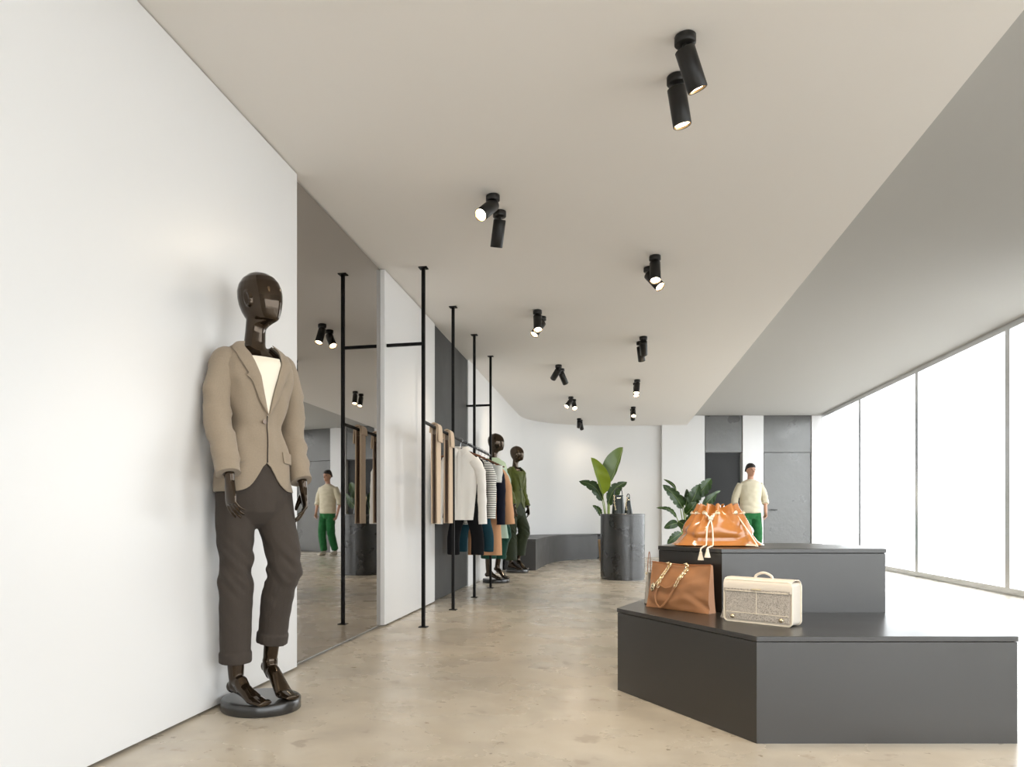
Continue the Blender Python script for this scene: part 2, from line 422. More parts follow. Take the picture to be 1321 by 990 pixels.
LA = [  # x, y, direction, label
 (.272, 2.986, (.33, .23, -.92), 'tilted black cylinder spotlight nearest the viewer, first of the top right pair'),
 (.262, 3.251, (.16, .08, -.98), 'near-upright black cylinder spotlight just behind the nearest tilted one at top right'),
 (-.669, 4.212, (-.36, -.70, -.62), 'black cylinder spotlight tilted toward the viewer, glaring above the mirror'),
 (-.665, 4.446, (-.18, .31, -.93), 'black cylinder spotlight turned away, dark, beside the glaring one above the mirror'),
 (.293, 5.453, (.0, -.40, -.92), 'front upright spotlight of the pair below and behind the top right pair'),
 (.265, 5.697, (.50, -.43, -.75), 'spotlight swung to the right, peeking from behind the front one in the second right pair'),
 (-.653, 6.652, (.07, -.43, -.90), 'upright spotlight of the second left-row pair, above the clothes rack'),
 (-.635, 6.881, (-.44, -.43, -.79), 'spotlight swung to the left behind the upright one above the clothes rack'),
 (.309, 7.877, (.06, .72, -.69), 'front spotlight of the third right-row pair, tilted to the far wall'),
 (.286, 8.096, (.12, .40, -.91), 'rear dark spotlight of the third right-row pair, mostly behind the front one'),
 (-.639, 9.104, (-.49, .63, -.60), 'spotlight splayed left in the dark V-shaped pair'),
 (-.622, 9.350, (.33, .55, -.77), 'spotlight splayed right in the dark V-shaped pair'),
 (.325, 10.327, (-.08, -.43, -.90), 'front spotlight of the fourth right-row pair, lower rim glowing'),
 (.317, 10.562, (-.01, -.43, -.90), 'rear spotlight of the fourth right-row pair, its rim just below the front one'),
 (-.622, 11.557, (-.42, -.57, -.71), 'left glowing spotlight of the small bright pair above the mannequins'),
 (-.595, 11.833, (.16, -.72, -.67), 'right glowing spotlight of the small bright pair above the mannequins'),
 (-.610, 14.140, (-.07, .80, -.60), 'dark upright spotlight of the farthest pair, close to the back wall'),
 (-.591, 14.373, (.14, .67, -.73), 'lowest dark spotlight of the farthest pair, aimed at the back wall'),
 (.342, 12.857, (.01, -.66, -.76), 'glowing amber spotlight, last in the right-hand row'),
 (.336, 13.132, (.05, .66, -.75), 'dark spotlight hidden behind the amber one at the end of the right-hand row'),
 (-.68, 1.75, (-.16, .36, -.90), 'added left spotlight of the unseen pair above the viewer, aimed at the floor before the mannequin'),  # from here on: unseen lamps continuing both rows, added for their light
 (-.68, 2.0, (.15, .3, -.95), 'added right spotlight of the unseen pair above the viewer, aimed at the aisle floor'),
 (.29, .6, (.06, .82, -.56), 'added unseen spotlight over the viewer aimed at the bags'),
 (.29, .86, (.12, .4, -.9), 'added unseen spotlight over the viewer aimed at the floor before the platform'),
]
heads = []
for i, (x, y, d, lab) in enumerate(LA):
    o = spot0 if first else copy_tree(spot0); first = False
    o.location = (x, y, H1); tag(o, lab, 'ceiling light', 'black cylinder spotlights on the ceiling')
    head = [c for c in o.children if c.name.startswith('lamp_head')][0]
    head.rotation_mode = 'QUATERNION'; head.rotation_quaternion = Vector((0, 0, -1)).rotation_difference(Vector(d).normalized())
    heads.append(head)
for i, head in enumerate(heads):
    L = bpy.data.objects.new('beam', dim_data if i in (16, 17, 2, 14, 15) else bag_data if i in (0, 1, 22) else lamp_data); COL.objects.link(L); L.parent = head; L.location = (0, 0, -.156)
# ---------------------------------------------------------------- bodies
M['bronze'] = mat('glossy_dark_bronze', (.040, .025, .013), .11, metal=.75, coat=.3)
M['discblk'] = mat('mannequin_base_black', (.022, .021, .02), .3, coat=.3)
def fab(name, col, rough=.85, weave=.25, sheen=.2, var=.1):
    return mat(name, col, rough, bump=weave, bscale=420, var=var, vscale=160, sheen=sheen, spec=.2)
M['suit'] = fab('beige_wool', (.29, .235, .175))
M['suitdark'] = fab('beige_wool_shade', (.05, .04, .035))  # darkened copy of the beige wool, colours in shade
M['trouser'] = fab('brown_grey_wool', (.052, .042, .035), sheen=.05)
M['cream'] = mat('cream_silk', (.80, .74, .62), .5, sheen=.1)
M['olive'] = mat('olive_velvet', (.052, .066, .004), .6, sheen=.25, var=.25, vscale=12, spec=.3)
M['olivedk'] = mat('dark_olive_velvet', (.011, .018, .003), .65, sheen=.12, var=.25, vscale=12, spec=.3)
M['mint'] = fab('pale_green_cotton', (.52, .62, .42))
M['teal'] = fab('dark_teal_cloth', (.010, .045, .062), sheen=.03)
M['dkgreen'] = fab('deep_green_cloth', (.008, .045, .030))
def mannequin_head(mb, c, yaw, s=1, tilt=0):
    """featureless egg head; c = chin level centre, facing yaw"""
    R = Matrix.Rotation(yaw, 3, 'Z') @ Matrix.Rotation(tilt, 3, 'Y')
    T = [(-.035, .015, -.055, .040), (-.012, .045, -.060, .046), (0, .088, -.055, .036), (.006, .096, -.055, .044), (.02, .100, -.066, .055), (.045, .106, -.082, .066), (.075, .110, -.095, .073), (.105, .110, -.102, .077),
         (.135, .104, -.104, .077), (.162, .091, -.097, .072), (.185, .07, -.080, .061), (.202, .043, -.055, .043), (.212, .014, -.026, .022), (.215, 0, -.012, .008)]
    rs = []
    for z, f, b, w in T:
        ring = []
        for k in range(28):
            a = 2*pi*k/28; cx = (f+b)/2; rx = (f-b)/2
            x = cx+rx*math.cos(a); y = w*math.sin(a)*(1-.18*max(0, math.cos(a))**2)
            ring.append(Vector(c)+R @ Vector((x, y, z))*s)
        rs.append(ring)
    mb.rings(rs)
    for sd in (-1, 1):     # ears
        pts = [Vector(c)+R @ Vector((-.005+.016*math.cos(a)-.006*math.sin(a), sd*(.074+.006*math.cos(a)), .085+.031*math.sin(a)))*s for a in [2*pi*k/12 for k in range(12)]]
        mb.tube(pts, .0062*s, 8, closed=True)
def hand(mb, wrist, d, pn, side, s=1, curl=.35):
    """d = towards the fingers, pn = palm normal, side = +1 / -1 for the thumb side (d x pn)"""
    d = Vector(d).normalized(); pn = Vector(pn); pn = (pn-d*pn.dot(d)).normalized(); t = d.cross(pn)*side
    w = Vector(wrist); L = .095*s
    mb.tube([w-d*.04*s, w, w+d*.03*s, w+d*.065*s, w+d*L], [(.021*s, .026*s), (.019*s, .027*s), (.016*s, .036*s), (.014*s, .040*s), (.011*s, .038*s)], 14, up=pn)
    for k, (off, ln, rr) in enumerate(((.030, .074, .0088), (.010, .084, .0092), (-.010, .078, .0088), (-.029, .060, .0078))):
        p = w+d*(L-.008)*s+t*off*s; a = .12+.05*k; pts = [p-d*.02*s, p]; dd = d
        for j, q in enumerate((.42, .33, .28)):
            a += curl*(.8+.12*k)
            dd = (d*math.cos(a)+pn*math.sin(a)+t*.05*(1.5-k)).normalized(); p = p+dd*ln*q*s; pts.append(p)
        mb.tube(pts, [rr*s*1.05, rr*s*1.05, rr*s, rr*s*.88, rr*s*.65], 8, up=pn)
    p = w+d*.018*s+t*.022*s; pts = [p]
    for j, (q, sp) in enumerate(((.036, .75), (.030, .35), (.026, .1))):
        dd = (d+t*sp+pn*.45).normalized(); p = p+dd*q*s; pts.append(p)
    mb.tube(pts, [.014*s, .0125*s, .0105*s, .007*s], 8)
def foot(mb, ankle, yaw, heel=0.0, s=1, zf=0.0, bare=True):
    """ankle = point above the heel; heel = height the heel is raised; zf floor height"""
    a = Vector(ankle); f = Vector((math.cos(yaw), math.sin(yaw), 0)); r = Vector((-f.y, f.x, 0)); L = .235*s
    hz = zf+heel; ball = a+f*(L*.62*math.sqrt(max(.1, 1-(heel/(L*.75))**2))); ball.z = zf+.018*s
    hp = Vector((a.x, a.y, hz+.03*s))-f*.025*s
    toe = ball+f*.075*s; toe.z = zf+.012*s
    mid = (hp+ball)/2+Vector((0, 0, .018*s))
    mb.tube([a+Vector((0, 0, .06*s)), a, (a+hp)/2+f*.006*s, hp+f*.012*s], [.036*s, .032*s, .030*s, .028*s], 14)
    mb.ell(hp, (.032*s, .028*s, .030*s), 12)
    mb.tube([a+Vector((0, 0, -.005)), a.lerp(mid, .6)+Vector((0, 0, .012*s)), mid, ball, toe], [(.030*s, .030*s), (.033*s, .033*s), (.028*s, .034*s), (.020*s, .044*s), (.011*s, .034*s)], 14, up=(0, 0, 1))
    mb.tube([hp, mid-Vector((0, 0, .015*s)), ball], [(.024*s, .026*s), (.018*s, .030*s), (.016*s, .040*s)], 12, up=(0, 0, 1))
    for k in range(5):
        o = (k-2)*.0165*s; tp = ball+f*(.055-.006*abs(k-.7))*s+r*o*(-1)
        tp.z = zf+.012*s
        mb.tube([tp-f*.025*s, tp+Vector((0, 0, .004*s)), tp+f*.022*s], [.0085*s, .0088*s, .005*s], 8)
FY = math.radians(-50)                               # the way the mannequins' chests face, in the camera aligned frame
F = Vector((math.cos(FY), math.sin(FY), 0)); LF = Vector((-F.y, F.x, 0))
def torso_fn(tab, cx=-.03, cy=0.0, fold=0.0, seed=0, hem=None):
    """tab rows: z, half width, half depth, forward shift; returns S(phi, z, off)"""
    def Sf(phi, z, off=0.0):
        w, d, sh = lerp(tab, z)
        c, s_ = math.cos(phi), math.sin(phi)
        pw = .85
        x = math.copysign(abs(c)**pw, c)*(d+off); y = math.copysign(abs(s_)**pw, s_)*(w+off)
        p = Vector((cx, cy, z))+F*(x+sh)+LF*y
        if fold:
            n_ = noise.noise(Vector((math.cos(phi)*1.8+seed, math.sin(phi)*1.8+z*3, z*8)))*min(1, (1.56-z)*8)
            p += (F*c+LF*s_)*n_*fold
        return p
    return Sf
SUIT_TAB = [(.90, .160, .125, .0), (1.0, .156, .122, .0), (1.10, .142, .113, .0), (1.20, .117, .100, .0), (1.30, .132, .112, .006), (1.40, .152, .118, .012),
            (1.46, .155, .108, .008), (1.50, .142, .088, .0), (1.53, .115, .068, -.005), (1.555, .075, .055, -.01), (1.575, .055, .05, -.012)]
def sleeve(mb, pts, rads, wr=.004, seed=1, n=20, k=7):
    sp = spline(pts, k); m = len(sp); rr = []
    for i in range(m):
        t = i/(m-1)*(len(rads)-1); a = int(min(t, len(rads)-2)); rr.append(rads[a]+(rads[a+1]-rads[a])*(t-a))
    tmp = MB().tube(sp, rr, n, up=(1, 0, 0))
    for i, v in enumerate(tmp.v):
        ax = sp[i//n]; d = (v-ax)
        if d.length > 1e-6:
            q = noise.noise(v*16+Vector((seed, 0, 0)))*wr*1.2+noise.noise(Vector((v.z*30+v.x*9, seed*3, v.y*8)))*wr
            tmp.v[i] = v+d.normalized()*q
    mb.add(tmp.v, tmp.f)
def base_disc(parent, r=.168):
    MB().lathe([(r-.004, 0), (r, .004), (r, .044), (r-.004, .048), (r-.02, .0485)], n=72).build('base', M['discblk'], parent, smooth=True)
LSH, RSH = Vector((-.03, 0, 1.475))+LF*.137, Vector((-.03, 0, 1.475))-LF*.137
LARM = [LSH, Vector((.105, .13, 1.35)), Vector((.100, .15, 1.21)), Vector((.124, .11, 1.09)), Vector((.160, .07, .975))]
RARM = [RSH, Vector((-.150, -.125, 1.35)), Vector((-.140, -.165, 1.22)), Vector((-.105, -.20, 1.10)), Vector((-.075, -.235, .99))]
LHIP, RHIP = Vector((.035, .06, .92)), Vector((-.095, -.05, .92))
LLEG = [LHIP, Vector((.060, .035, .78)), Vector((.104, -.01, .62)), Vector((.066, .02, .48)), Vector((.044, .05, .36)), Vector((.022, .07, .20))]
RLEG = [RHIP, Vector((-.097, -.05, .78)), Vector((-.096, -.055, .60)), Vector((-.098, -.045, .40)), Vector((-.100, -.04, .24)), Vector((-.098, -.035, .13))]
def mannequin(name, label, loc, yaw, top='blazer', mats=None, head_yaw=-.42, hero=False, heel=.085):
    r = thing(name, label, 'mannequin', loc, ALPHA+yaw)
    m = mats; vx = .005 if hero else .007
    b = MB()
    mannequin_head(b, (-.005, -.01, 1.650), head_yaw, 1.0)
    b.tube([(-.028, 0, 1.50), (-.028, -.002, 1.56), (-.024, -.004, 1.61), (-.016, -.006, 1.67)], [.055, .046, .043, .046], 18)
    Sb = torso_fn([(a, w-.014, d-.016, s) for a, w, d, s in SUIT_TAB])
    b.rings([[Sb(2*pi*k/24, z) for k in range(24)] for z in [.90+i*.03375 for i in range(20)]])
    for arm, side in ((LARM, 1), (RARM, -1)):
        b.tube(spline(arm, 4), [.040-.0009*i for i in range(17)], 12)
        w = arm[-1]; d = (arm[-1]-arm[-2]).normalized()
        if side == 1: hand(b, w+d*.035, Vector((.10, -.04, -1)), (-.75, -.3, 0), 1, .95, .28)
        else: hand(b, w+d*.035, Vector((.08, -.06, -1)), (.6, .6, 0), -1, .95, .28)
    for leg in (LLEG, RLEG):
        b.tube(spline(leg, 5), [.066-.0014*i for i in range(26)], 14)
    foot(b, LLEG[-1]+Vector((0, 0, -.06)), math.radians(-48), heel, .95, .049)
    foot(b, RLEG[-1], math.radians(-42), .02, .95, .049)
    fuse(b, 'body', M['bronze'], r, vx*.8 if hero else vx, 3)
    base_disc(r)
    # trousers
    t = MB(); rd = m.get('leg', (.085, .083, .074, .070, .066, .063))
    Pv = torso_fn([(.765, .03, .03, 0), (.79, .085, .07, 0), (.815, .115, .09, 0), (.84, .135, .105, 0), (.90, .152, .115, 0), (1.0, .145, .11, 0), (1.08, .13, .10, 0)])
    t.rings([[Pv(2*pi*k/24, z) for k in range(24)] for z in (.77, .79, .815, .84, .88, .92, .96, 1.0, 1.05)])
    hemz = m.get('hem', .272)
    for leg, hz in ((LLEG, hemz), (RLEG, m.get('hemR', hemz-.068))):
        sp = [p for p in spline(leg, 8) if p.z > hz]; k = len(sp); i_ = 0
        sp.append(sp[-1].lerp(Vector((sp[-1].x, sp[-1].y, hz)), 1)); rr = []
        for i in range(len(sp)):
            q = i/(len(sp)-1)*(len(rd)-1); a = int(min(q, len(rd)-2)); rr.append(rd[a]+(rd[a+1]-rd[a])*(q-a))
        t.tube(sp, rr, 22, up=(1, 0, 0))
        if m.get('cuff', True):
            e = sp[-1]; e2 = sp[-3]; dd = (e2-e).normalized()
            t.tube([e-dd*.001, e+dd*.042], [rd[-1]+.006, rd[-1]+.007], 22, up=(1, 0, 0))
    def crease(p, n):
        k = math.exp(-((p.z-.60)/.10)**2)*.017+.002
        q = noise.noise(Vector((p.x*9+p.y*4, p.y*9, p.z*20+p.x*22)))
        return k*q
    fuse(t, 'trousers', m['trousers'], r, vx, 3, crease)
    # jacket or knit
    Sf = torso_fn(SUIT_TAB, fold=.016 if top == 'blazer' else .008, seed=3)
    z0, z1 = m.get('jhem', .925), 1.556
    rows = []; NZ = 44; NP = 72
    for i in range(NZ+1):
        t_ = i/NZ; row = []
        for k in range(NP+1):
            phi = 2*pi*k/NP; ph = (phi+pi) % (2*pi)-pi
            hz = z0+(.12*math.exp(-(abs(ph)/.30)**1.5) if top == 'blazer' else 0)
            zt_ = z1-(.105*math.exp(-(abs(ph)/.62)**3) if top == 'blazer' else 0)
            z = zt_+(hz-zt_)*t_
            row.append(Sf(phi, z, .004*(1-t_)+.012*max(0, t_-.8)))
        rows.append(row)
    J = MB(); J.grid([list(reversed(q)) for q in rows], .004)
    sr = m.get('sleeve', [.060, .058, .054, .052, .050])
    sleeve(J, [LSH+Vector((-.01, -.01, .01))]+LARM[1:], sr, .010, 2)
    sleeve(J, [RSH+Vector((.01, .01, .01))]+RARM[1:], sr, .009, 5)
    J.ell(LSH+Vector((-.008, -.006, .004)), (.060, .060, .052), 20); J.ell(RSH+Vector((.008, .006, .004)), (.060, .060, .052), 20)
    jk = J.build('blazer' if top == 'blazer' else 'sweater', m['top'], r, smooth=True)
    if top == 'blazer':
        zb = 1.24
        def patch(edgeA, edgeB, za, zz, off, mt, nm, par=jk, n=26, w=8, th=.003):
            rws = []
            for i in range(n+1):
                z = za+(zz-za)*i/n; pa = lerp(edgeA, z)[0]; pb = lerp(edgeB, z)[0]
                rws.append([Sf(pa+(pb-pa)*j/w, z, off+.004*math.sin(pi*j/w)) for j in range(w+1)])
            return MB().grid(rws, th).build(nm, mt, par, smooth=True)
        inL = [(zb, .02), (1.40, .22), (1.50, .40), (1.56, .80)]; inR = [(z, -a+.04) for z, a in inL]
        patch(inR, inL, zb, 1.488, .0065, m['shirt'], 'shirt', r)
        patch(inL, [(zb, .03), (1.30, .28), (1.38, .46), (1.40, .62), (1.405, .52), (1.50, .86), (1.56, 1.5)], zb, 1.556, .014, m['top'], 'lapel')
        patch([(z, -a+.06) for z, a in [(zb, .03), (1.30, .28), (1.38, .46), (1.40, .62), (1.405, .52), (1.50, .86), (1.56, 1.5)]], inR, zb, 1.556, .014, m['top'], 'lapel')
        patch([(1.0, -.03), (1.05, -.006), (zb, .0)], [(1.0, .03), (1.05, .010), (zb, .016)], 1.045, zb, .0062, m['dark'], 'front_edge_shade', th=.001, n=8, w=2)  # dark strip painted as shade down the blazer's front opening
        patch([(zb, -.09), (1.4, .10), (1.55, .62)], [(zb, -.05), (1.4, .15), (1.55, .67)], zb, 1.50, -.002, m['dark'], 'lapel_lining', th=.002, n=16, w=2) if False else None
        cpt = Sf(-.06, 1.215, .010)
        MB().tube([cpt, cpt+F*.005], .009, 14).build('button', M['black'] if not hero else mat('horn_button', (.18, .12, .08), .3), jk, smooth=True)
        for sg in (-1, 1):
            rws = [[Sf(sg*(.55+.75*j/10), z-.012*j/10, .0075) for j in range(11)] for z in (1.095, 1.08, 1.06, 1.048)]
            MB().grid(rws if sg < 0 else rws[::-1], .003).build('pocket_flap', m['top'], jk, smooth=True)
    return r
m1 = mannequin('mannequin', 'glossy bronze mannequin in a beige blazer and brown-grey trousers in front of the mirror',
    W((337-VX)/FPX*3.17, 3.17, 0), 0, 'blazer', dict(trousers=M['trouser'], top=M['suit'], shirt=M['cream'], dark=M['suitdark']), hero=True)
m2 = mannequin('mannequin', 'dark glossy mannequin in a pale green knit and deep green trousers behind the clothes rack',
    W((640-VX)/FPX*9.25, 9.25, 0), 0, 'knit', dict(trousers=M['dkgreen'], top=M['mint'], leg=(.085, .085, .085, .088, .09, .09), hem=.30, hemR=.30), head_yaw=-.35)
m3 = mannequin('mannequin', 'dark glossy mannequin in an olive velvet trouser suit next to the curved bench',
    W((667-VX)/FPX*10.9, 10.9, 0), 0, 'blazer', dict(trousers=M['olivedk'], top=M['olive'], shirt=M['olive'], dark=M['olivedk'], leg=(.09, .09, .088, .09, .095, .10), hem=.25, cuff=False), head_yaw=-.45)

# ---------------------------------------------------------------- clothes on the rack
M['wood'] = mat('dark_walnut', (.16, .055, .02), .35, coat=.3)
M['shirtw'] = mat('white_poplin', (.80, .77, .72), .7, bump=.1, bscale=40, sheen=.1)
M['blackc'] = fab('black_crepe', (.005, .005, .006), sheen=0)
M['navy'] = fab('navy_cloth', (.007, .008, .018), sheen=0)
M['peach'] = fab('peach_gabardine', (.62, .33, .175))
M['mintp'] = fab('mint_cotton', (.45, .60, .50))
M['offw'] = fab('light_grey_jersey', (.66, .66, .62))
M['beigec'] = fab('sand_wool', (.56, .43, .31)); M['beigedk'] = fab('brown_gap_shade_and_loop', (.17, .10, .06))
def stripe_mat():
    m = mat('black_white_striped_jersey', (.8, .78, .72), .8, sheen=.1); nt = m.node_tree; b = nt.nodes['Principled BSDF']
    tc = node(nt, 'ShaderNodeTexCoord'); sp = node(nt, 'ShaderNodeSeparateXYZ'); nt.links.new(tc.outputs['Object'], sp.inputs[0])
    mu = node(nt, 'ShaderNodeMath', operation='MULTIPLY'); mu.inputs[1].default_value = 1/.0215; nt.links.new(sp.outputs[2], mu.inputs[0])
    fr_ = node(nt, 'ShaderNodeMath', operation='FRACT'); nt.links.new(mu.outputs[0], fr_.inputs[0])
    gt = node(nt, 'ShaderNodeMath', operation='GREATER_THAN'); gt.inputs[1].default_value = .66; nt.links.new(fr_.outputs[0], gt.inputs[0])
    mx = node(nt, 'ShaderNodeMix', data_type='RGBA'); mx.inputs[6].default_value = (.80, .77, .70, 1); mx.inputs[7].default_value = (.02, .02, .022, 1)
    nt.links.new(gt.outputs[0], mx.inputs[0]); nt.links.new(mx.outputs[2], b.inputs['Base Color']); return m
M['stripe'] = stripe_mat()
def make_hanger(loc, label, w=.19):
    r = thing('clothes_hanger', label, 'hanger', loc, 0, 'wooden hangers on the black rail')
    z = -.10
    pts = spline([(-w, 0, z-.052), (-w*.6, 0, z-.026), (-w*.2, 0, z+.004), (0, 0, z+.014), (w*.2, 0, z+.004), (w*.6, 0, z-.026), (w, 0, z-.052)], 5)
    MB().tube(pts, [(.008, .0065)]*len(pts), 10, up=(0, 0, 1)).build('shoulder_bar', M['wood'], r, smooth=True)
    hk = [(0, 0, z+.018), (0, 0, z+.05)]+[(.021*math.sin(a)+0, 0, -.003+.021*math.cos(a)) for a in [math.radians(q) for q in (160, 120, 80, 40, 0, -40, -80)]]
    MB().tube(spline(hk, 3), .0022, 8).build('hook', M['alu'], r, smooth=True)
    return r
def garment(name, label, y, mt, w, hem, wh, sl=None, slr=(.055, .045, .038), legs=None, collar=False, seed=0, cuff=False, th=.045, lap=False):
    """hangs square to the rail. w half shoulder width, hem height, wh half hem width, sl = (out, z) sleeve ends, legs = (z crotch, z hem, half out, radius)"""
    zt = ZR-.085
    r = thing(name, label, name.split('_')[-1] if '_' in name else name, (RX, y, ZR-.10), 0, None)
    O = Vector((RX, y, ZR-.10))
    rows = []; NZ = 30; NP = 40
    tb = [(0, .045, .03), (.02, .055, .038), (.035, .10, .04), (.055, w*.93, .042), (.09, w, th), (.25, w*.93, th), (.42, w*.90, th), (1, wh, th*1.05)]
    H = zt-hem
    rs = []
    for i in range(NZ+1):
        t = (i/NZ)**1.5; z = zt-t*H; dz = zt-z
        if dz < .12: a, b_ = lerp([(q[0], q[1], q[2]) for q in [(0, .062, .034), (.012, .070, .036), (.04, .105, .038), (.075, w*.86, .038), (.10, w*.97, .042), (.12, w, th)]], dz)
        else:
            u = (dz-.12)/max(.01, H-.12); a = w+(w*.90-w)*min(1, u*2.2) if u < .45 else w*.90+(wh-w*.90)*(u-.45)/.55; b_ = th
        ring = []
        for k in range(NP):
            an = 2*pi*k/NP; c, s_ = math.cos(an), math.sin(an)
            f = noise.noise(Vector((an*1.9+seed*5, z*2.2, seed)))*.014*min(1, dz*5) + math.sin(an*7+seed)*.005*min(1, dz*2)
            ring.append(Vector((c*(a+f*.5), math.copysign(abs(s_)**.8, s_)*(b_+f*.9)+.006*noise.noise(Vector((c*3, z*5, seed))), z-O.z)))
        rs.append(ring)
    if legs:
        zc, zh, out, lr = legs
        g = MB(); g.rings(rs)
        for sd in (-1, 1):
            g.tube(spline([(sd*out*.55, 0, hem+.10-O.z), (sd*out*.7, 0, zc-O.z), (sd*out, .0, (zc+zh)/2-O.z), (sd*out*1.02, 0, zh-O.z)], 6), [(lr*1.05, .036)]*8+[(lr*.95, .034)]*11, 20, up=(1, 0, 0))
        body = fuse(g, 'body', mt, r, .008, 3, lambda p, n: .006*noise.noise(Vector((p.x*14, p.y*10, p.z*2+seed))))
    else:
        body = MB().rings(rs).build('body', mt, r, smooth=True)
    if sl:
        for sd in (-1, 1):
            out, ze = sl; q = MB()
            pts = [Vector((sd*(w-.05), 0, zt-.105-O.z)), Vector((sd*(w+.008), 0, zt-.19-O.z)), Vector((sd*(w+(out-w)*.35), .0, (zt+ze)/2+.04-O.z)), Vector((sd*(out-slr[-1]), .0, ze-O.z))]
            sleeve(q, pts, list(slr), .005, seed+sd, 18, 9)
            s_ = q.build('sleeve', mt, r, smooth=True)
            if cuff:
                e = pts[-1]; dd = (pts[-2]-e).normalized()
                MB().tube([e-dd*.002, e+dd*.055], [slr[-1]+.004, slr[-1]+.005], 18, up=(1, 0, 0)).build('cuff', mt, s_, smooth=True)
    if collar:
        z = zt-O.z
        for sd in (-1, 1):
            rows_ = []
            for (x0, y0, zz) in ((.010, -.040, -.010), (.030, -.043, .008), (.055, -.032, .020), (.068, -.004, .026), (.050, .030, .028), (.004, .040, .028)):
                out_ = 1.16; dn = .036 if y0 < -.02 else .028
                rows_.append([Vector((sd*x0, y0, z+zz)), Vector((sd*x0*1.08, y0*1.12, z+zz-.006)), Vector((sd*(x0*1.2+.006), y0*1.3, z+zz-dn*.6)), Vector((sd*(x0*1.3+.014), y0*1.38, z+zz-dn-(.022 if x0 < .04 and y0 < 0 else 0)))])
            MB().grid(rows_, .0025).build('collar', mt, r, smooth=True)
        pk = MB()
        fy = lambda q: -(th+.006+.010*math.exp(-((q-.5)/.3)**2))
        pk.grid([[Vector((x, fy(q), z-.03-(H-.035)*q)) for x in (-.014, 0, .014)] for q in [k/14 for k in range(15)]], .004)
        pk = pk.build('placket', mt, r, smooth=True)
        for k in range(6):
            q = .08+.155*k; MB().ell((0, fy(q)-.0015, z-.03-(H-.035)*q), (.0055, .002, .0055), 10).build('button', M['offw'], pk, smooth=True)
    return r
GY = lambda Yc: ys(Yc, -1.403)
hang = [
 (6.83, 'with the white shirt, nearest of the wooden ones'), (7.06, 'with the black jumpsuit, just behind the white shirt'), (7.32, 'with the striped top'),
 (7.58, 'with the teal jumpsuit'), (7.74, 'with the light grey tee'), (7.92, 'with the navy jacket'), (8.12, 'with the peach coat'), (8.32, 'with the mint dress, farthest along the rail')]
for Y, t in hang: make_hanger((RX, GY(Y), ZR), 'dark wooden hanger on the black rail '+t)
garment('shirt', 'white long-sleeved collared shirt on the rail, seen from the front', GY(6.83), M['shirtw'], .168, .79, .115, (.245, .755), (.055, .048, .036), collar=True, seed=1, cuff=True)
garment('jumpsuit', 'black sleeveless jumpsuit with tapered legs hanging just behind the white shirt', GY(7.06), M['blackc'], .185, .86, .13, None, legs=(.80, .455, .115, .066), seed=2, th=.04)
garment('top', 'black and white striped long-sleeved top between the black and teal garments', GY(7.32), M['stripe'], .185, .745, .12, (.25, .80), (.055, .050, .046), seed=3, th=.04)
garment('jumpsuit', 'dark teal jumpsuit with narrow legs behind the striped top', GY(7.58), M['teal'], .18, .86, .14, None, legs=(.80, .46, .135, .055), seed=4, th=.04)
garment('tee', 'light grey short-sleeved tee hanging in front of the navy jacket', GY(7.74), M['offw'], .175, .85, .15, (.245, 1.18), (.06, .06, .058), seed=5, th=.03)
garment('jacket', 'navy long-sleeved jacket hanging in front of the peach coat', GY(7.92), M['navy'], .185, .80, .13, (.255, .735), (.06, .052, .045), seed=6, th=.035)
garment('coat', 'long peach coat with wide cuffed sleeves reaching lowest on the rail', GY(8.12), M['peach'], .19, .40, .19, (.33, .74), (.06, .058, .056), seed=7, cuff=True, th=.05)
garment('dress', 'pale mint dress mostly hidden behind the peach coat', GY(8.32), M['mintp'], .19, .58, .235, (.26, .80), (.055, .05, .05), seed=8, th=.04)
# two folded trousers laid over the rail
def folded(name, label, y0, y1, seed):
    yc = (y0+y1)/2; L = (y1-y0)/2; r = thing(name, label, 'trousers', (RX, yc, ZR), 0, 'sand trousers folded over the rail'); zb = .765-ZR
    def drape(nm, prof, th, mt, par, l0=-L, l1=L, wv=.002):
        rows = []
        NL = 14
        for i in range(NL+1):
            y = l0+(l1-l0)*i/NL; row = []
            for (x, z) in prof:
                row.append(Vector((x+wv*math.sin(y*28+seed+z*3)*min(1, abs(z)*4), y, z)))
            rows.append(row)
        return MB().grid(rows, th).build(nm, mt, par, smooth=True)
    R = .013
    outer = [(R+.003, zb+(0-zb)*k/12) for k in range(13)]+[(R*math.cos(a), R*math.sin(a)) for a in [math.radians(q) for q in (20, 45, 70, 90, 110, 135, 160)]]+[(-R-.003, zb*k/12) for k in range(13)]
    b = drape('legs', outer, .009, M['beigec'], r)
    inner = [(.0145, zb+.012+(0-zb)*k/12) for k in range(12)]+[(-.0145, -.05+(zb+.062)*k/11) for k in range(12)]
    drape('gap_shade', [(R-.007, zb+.004+(-.06-zb)*k/10) for k in range(11)], .003, M['beigedk'], b)  # brown sheets colour in the shade between the two folded layers
    drape('gap_shade', [(-R+.004, zb+.004+(-.06-zb)*k/10) for k in range(11)][::-1], .003, M['beigedk'], b)
    R2 = .026
    top = [(R2+.006, -.115), (R2+.006, -.08), (R2+.004, -.04), (R2, 0)]+[(R2*math.cos(a), R2*math.sin(a)) for a in [math.radians(q) for q in (25, 50, 75, 90, 105, 130, 155)]]+[(-R2, 0), (-R2-.004, -.045)]
    w_ = drape('waistband', top, .010, M['beigec'], r, -L-.004, L+.004, 0)
    MB().box(-.008, .012, -L-.006, -L-.0035, .018, .023).build('belt_loop', M['beigedk'], w_)
folded('folded_trousers', 'sand-coloured folded trousers over the rail, nearest to the mirror', GY(5.82), GY(5.94), 0)
folded('folded_trousers', 'sand-coloured folded trousers over the rail, next to the white shirt', GY(6.26), GY(6.38), 2)
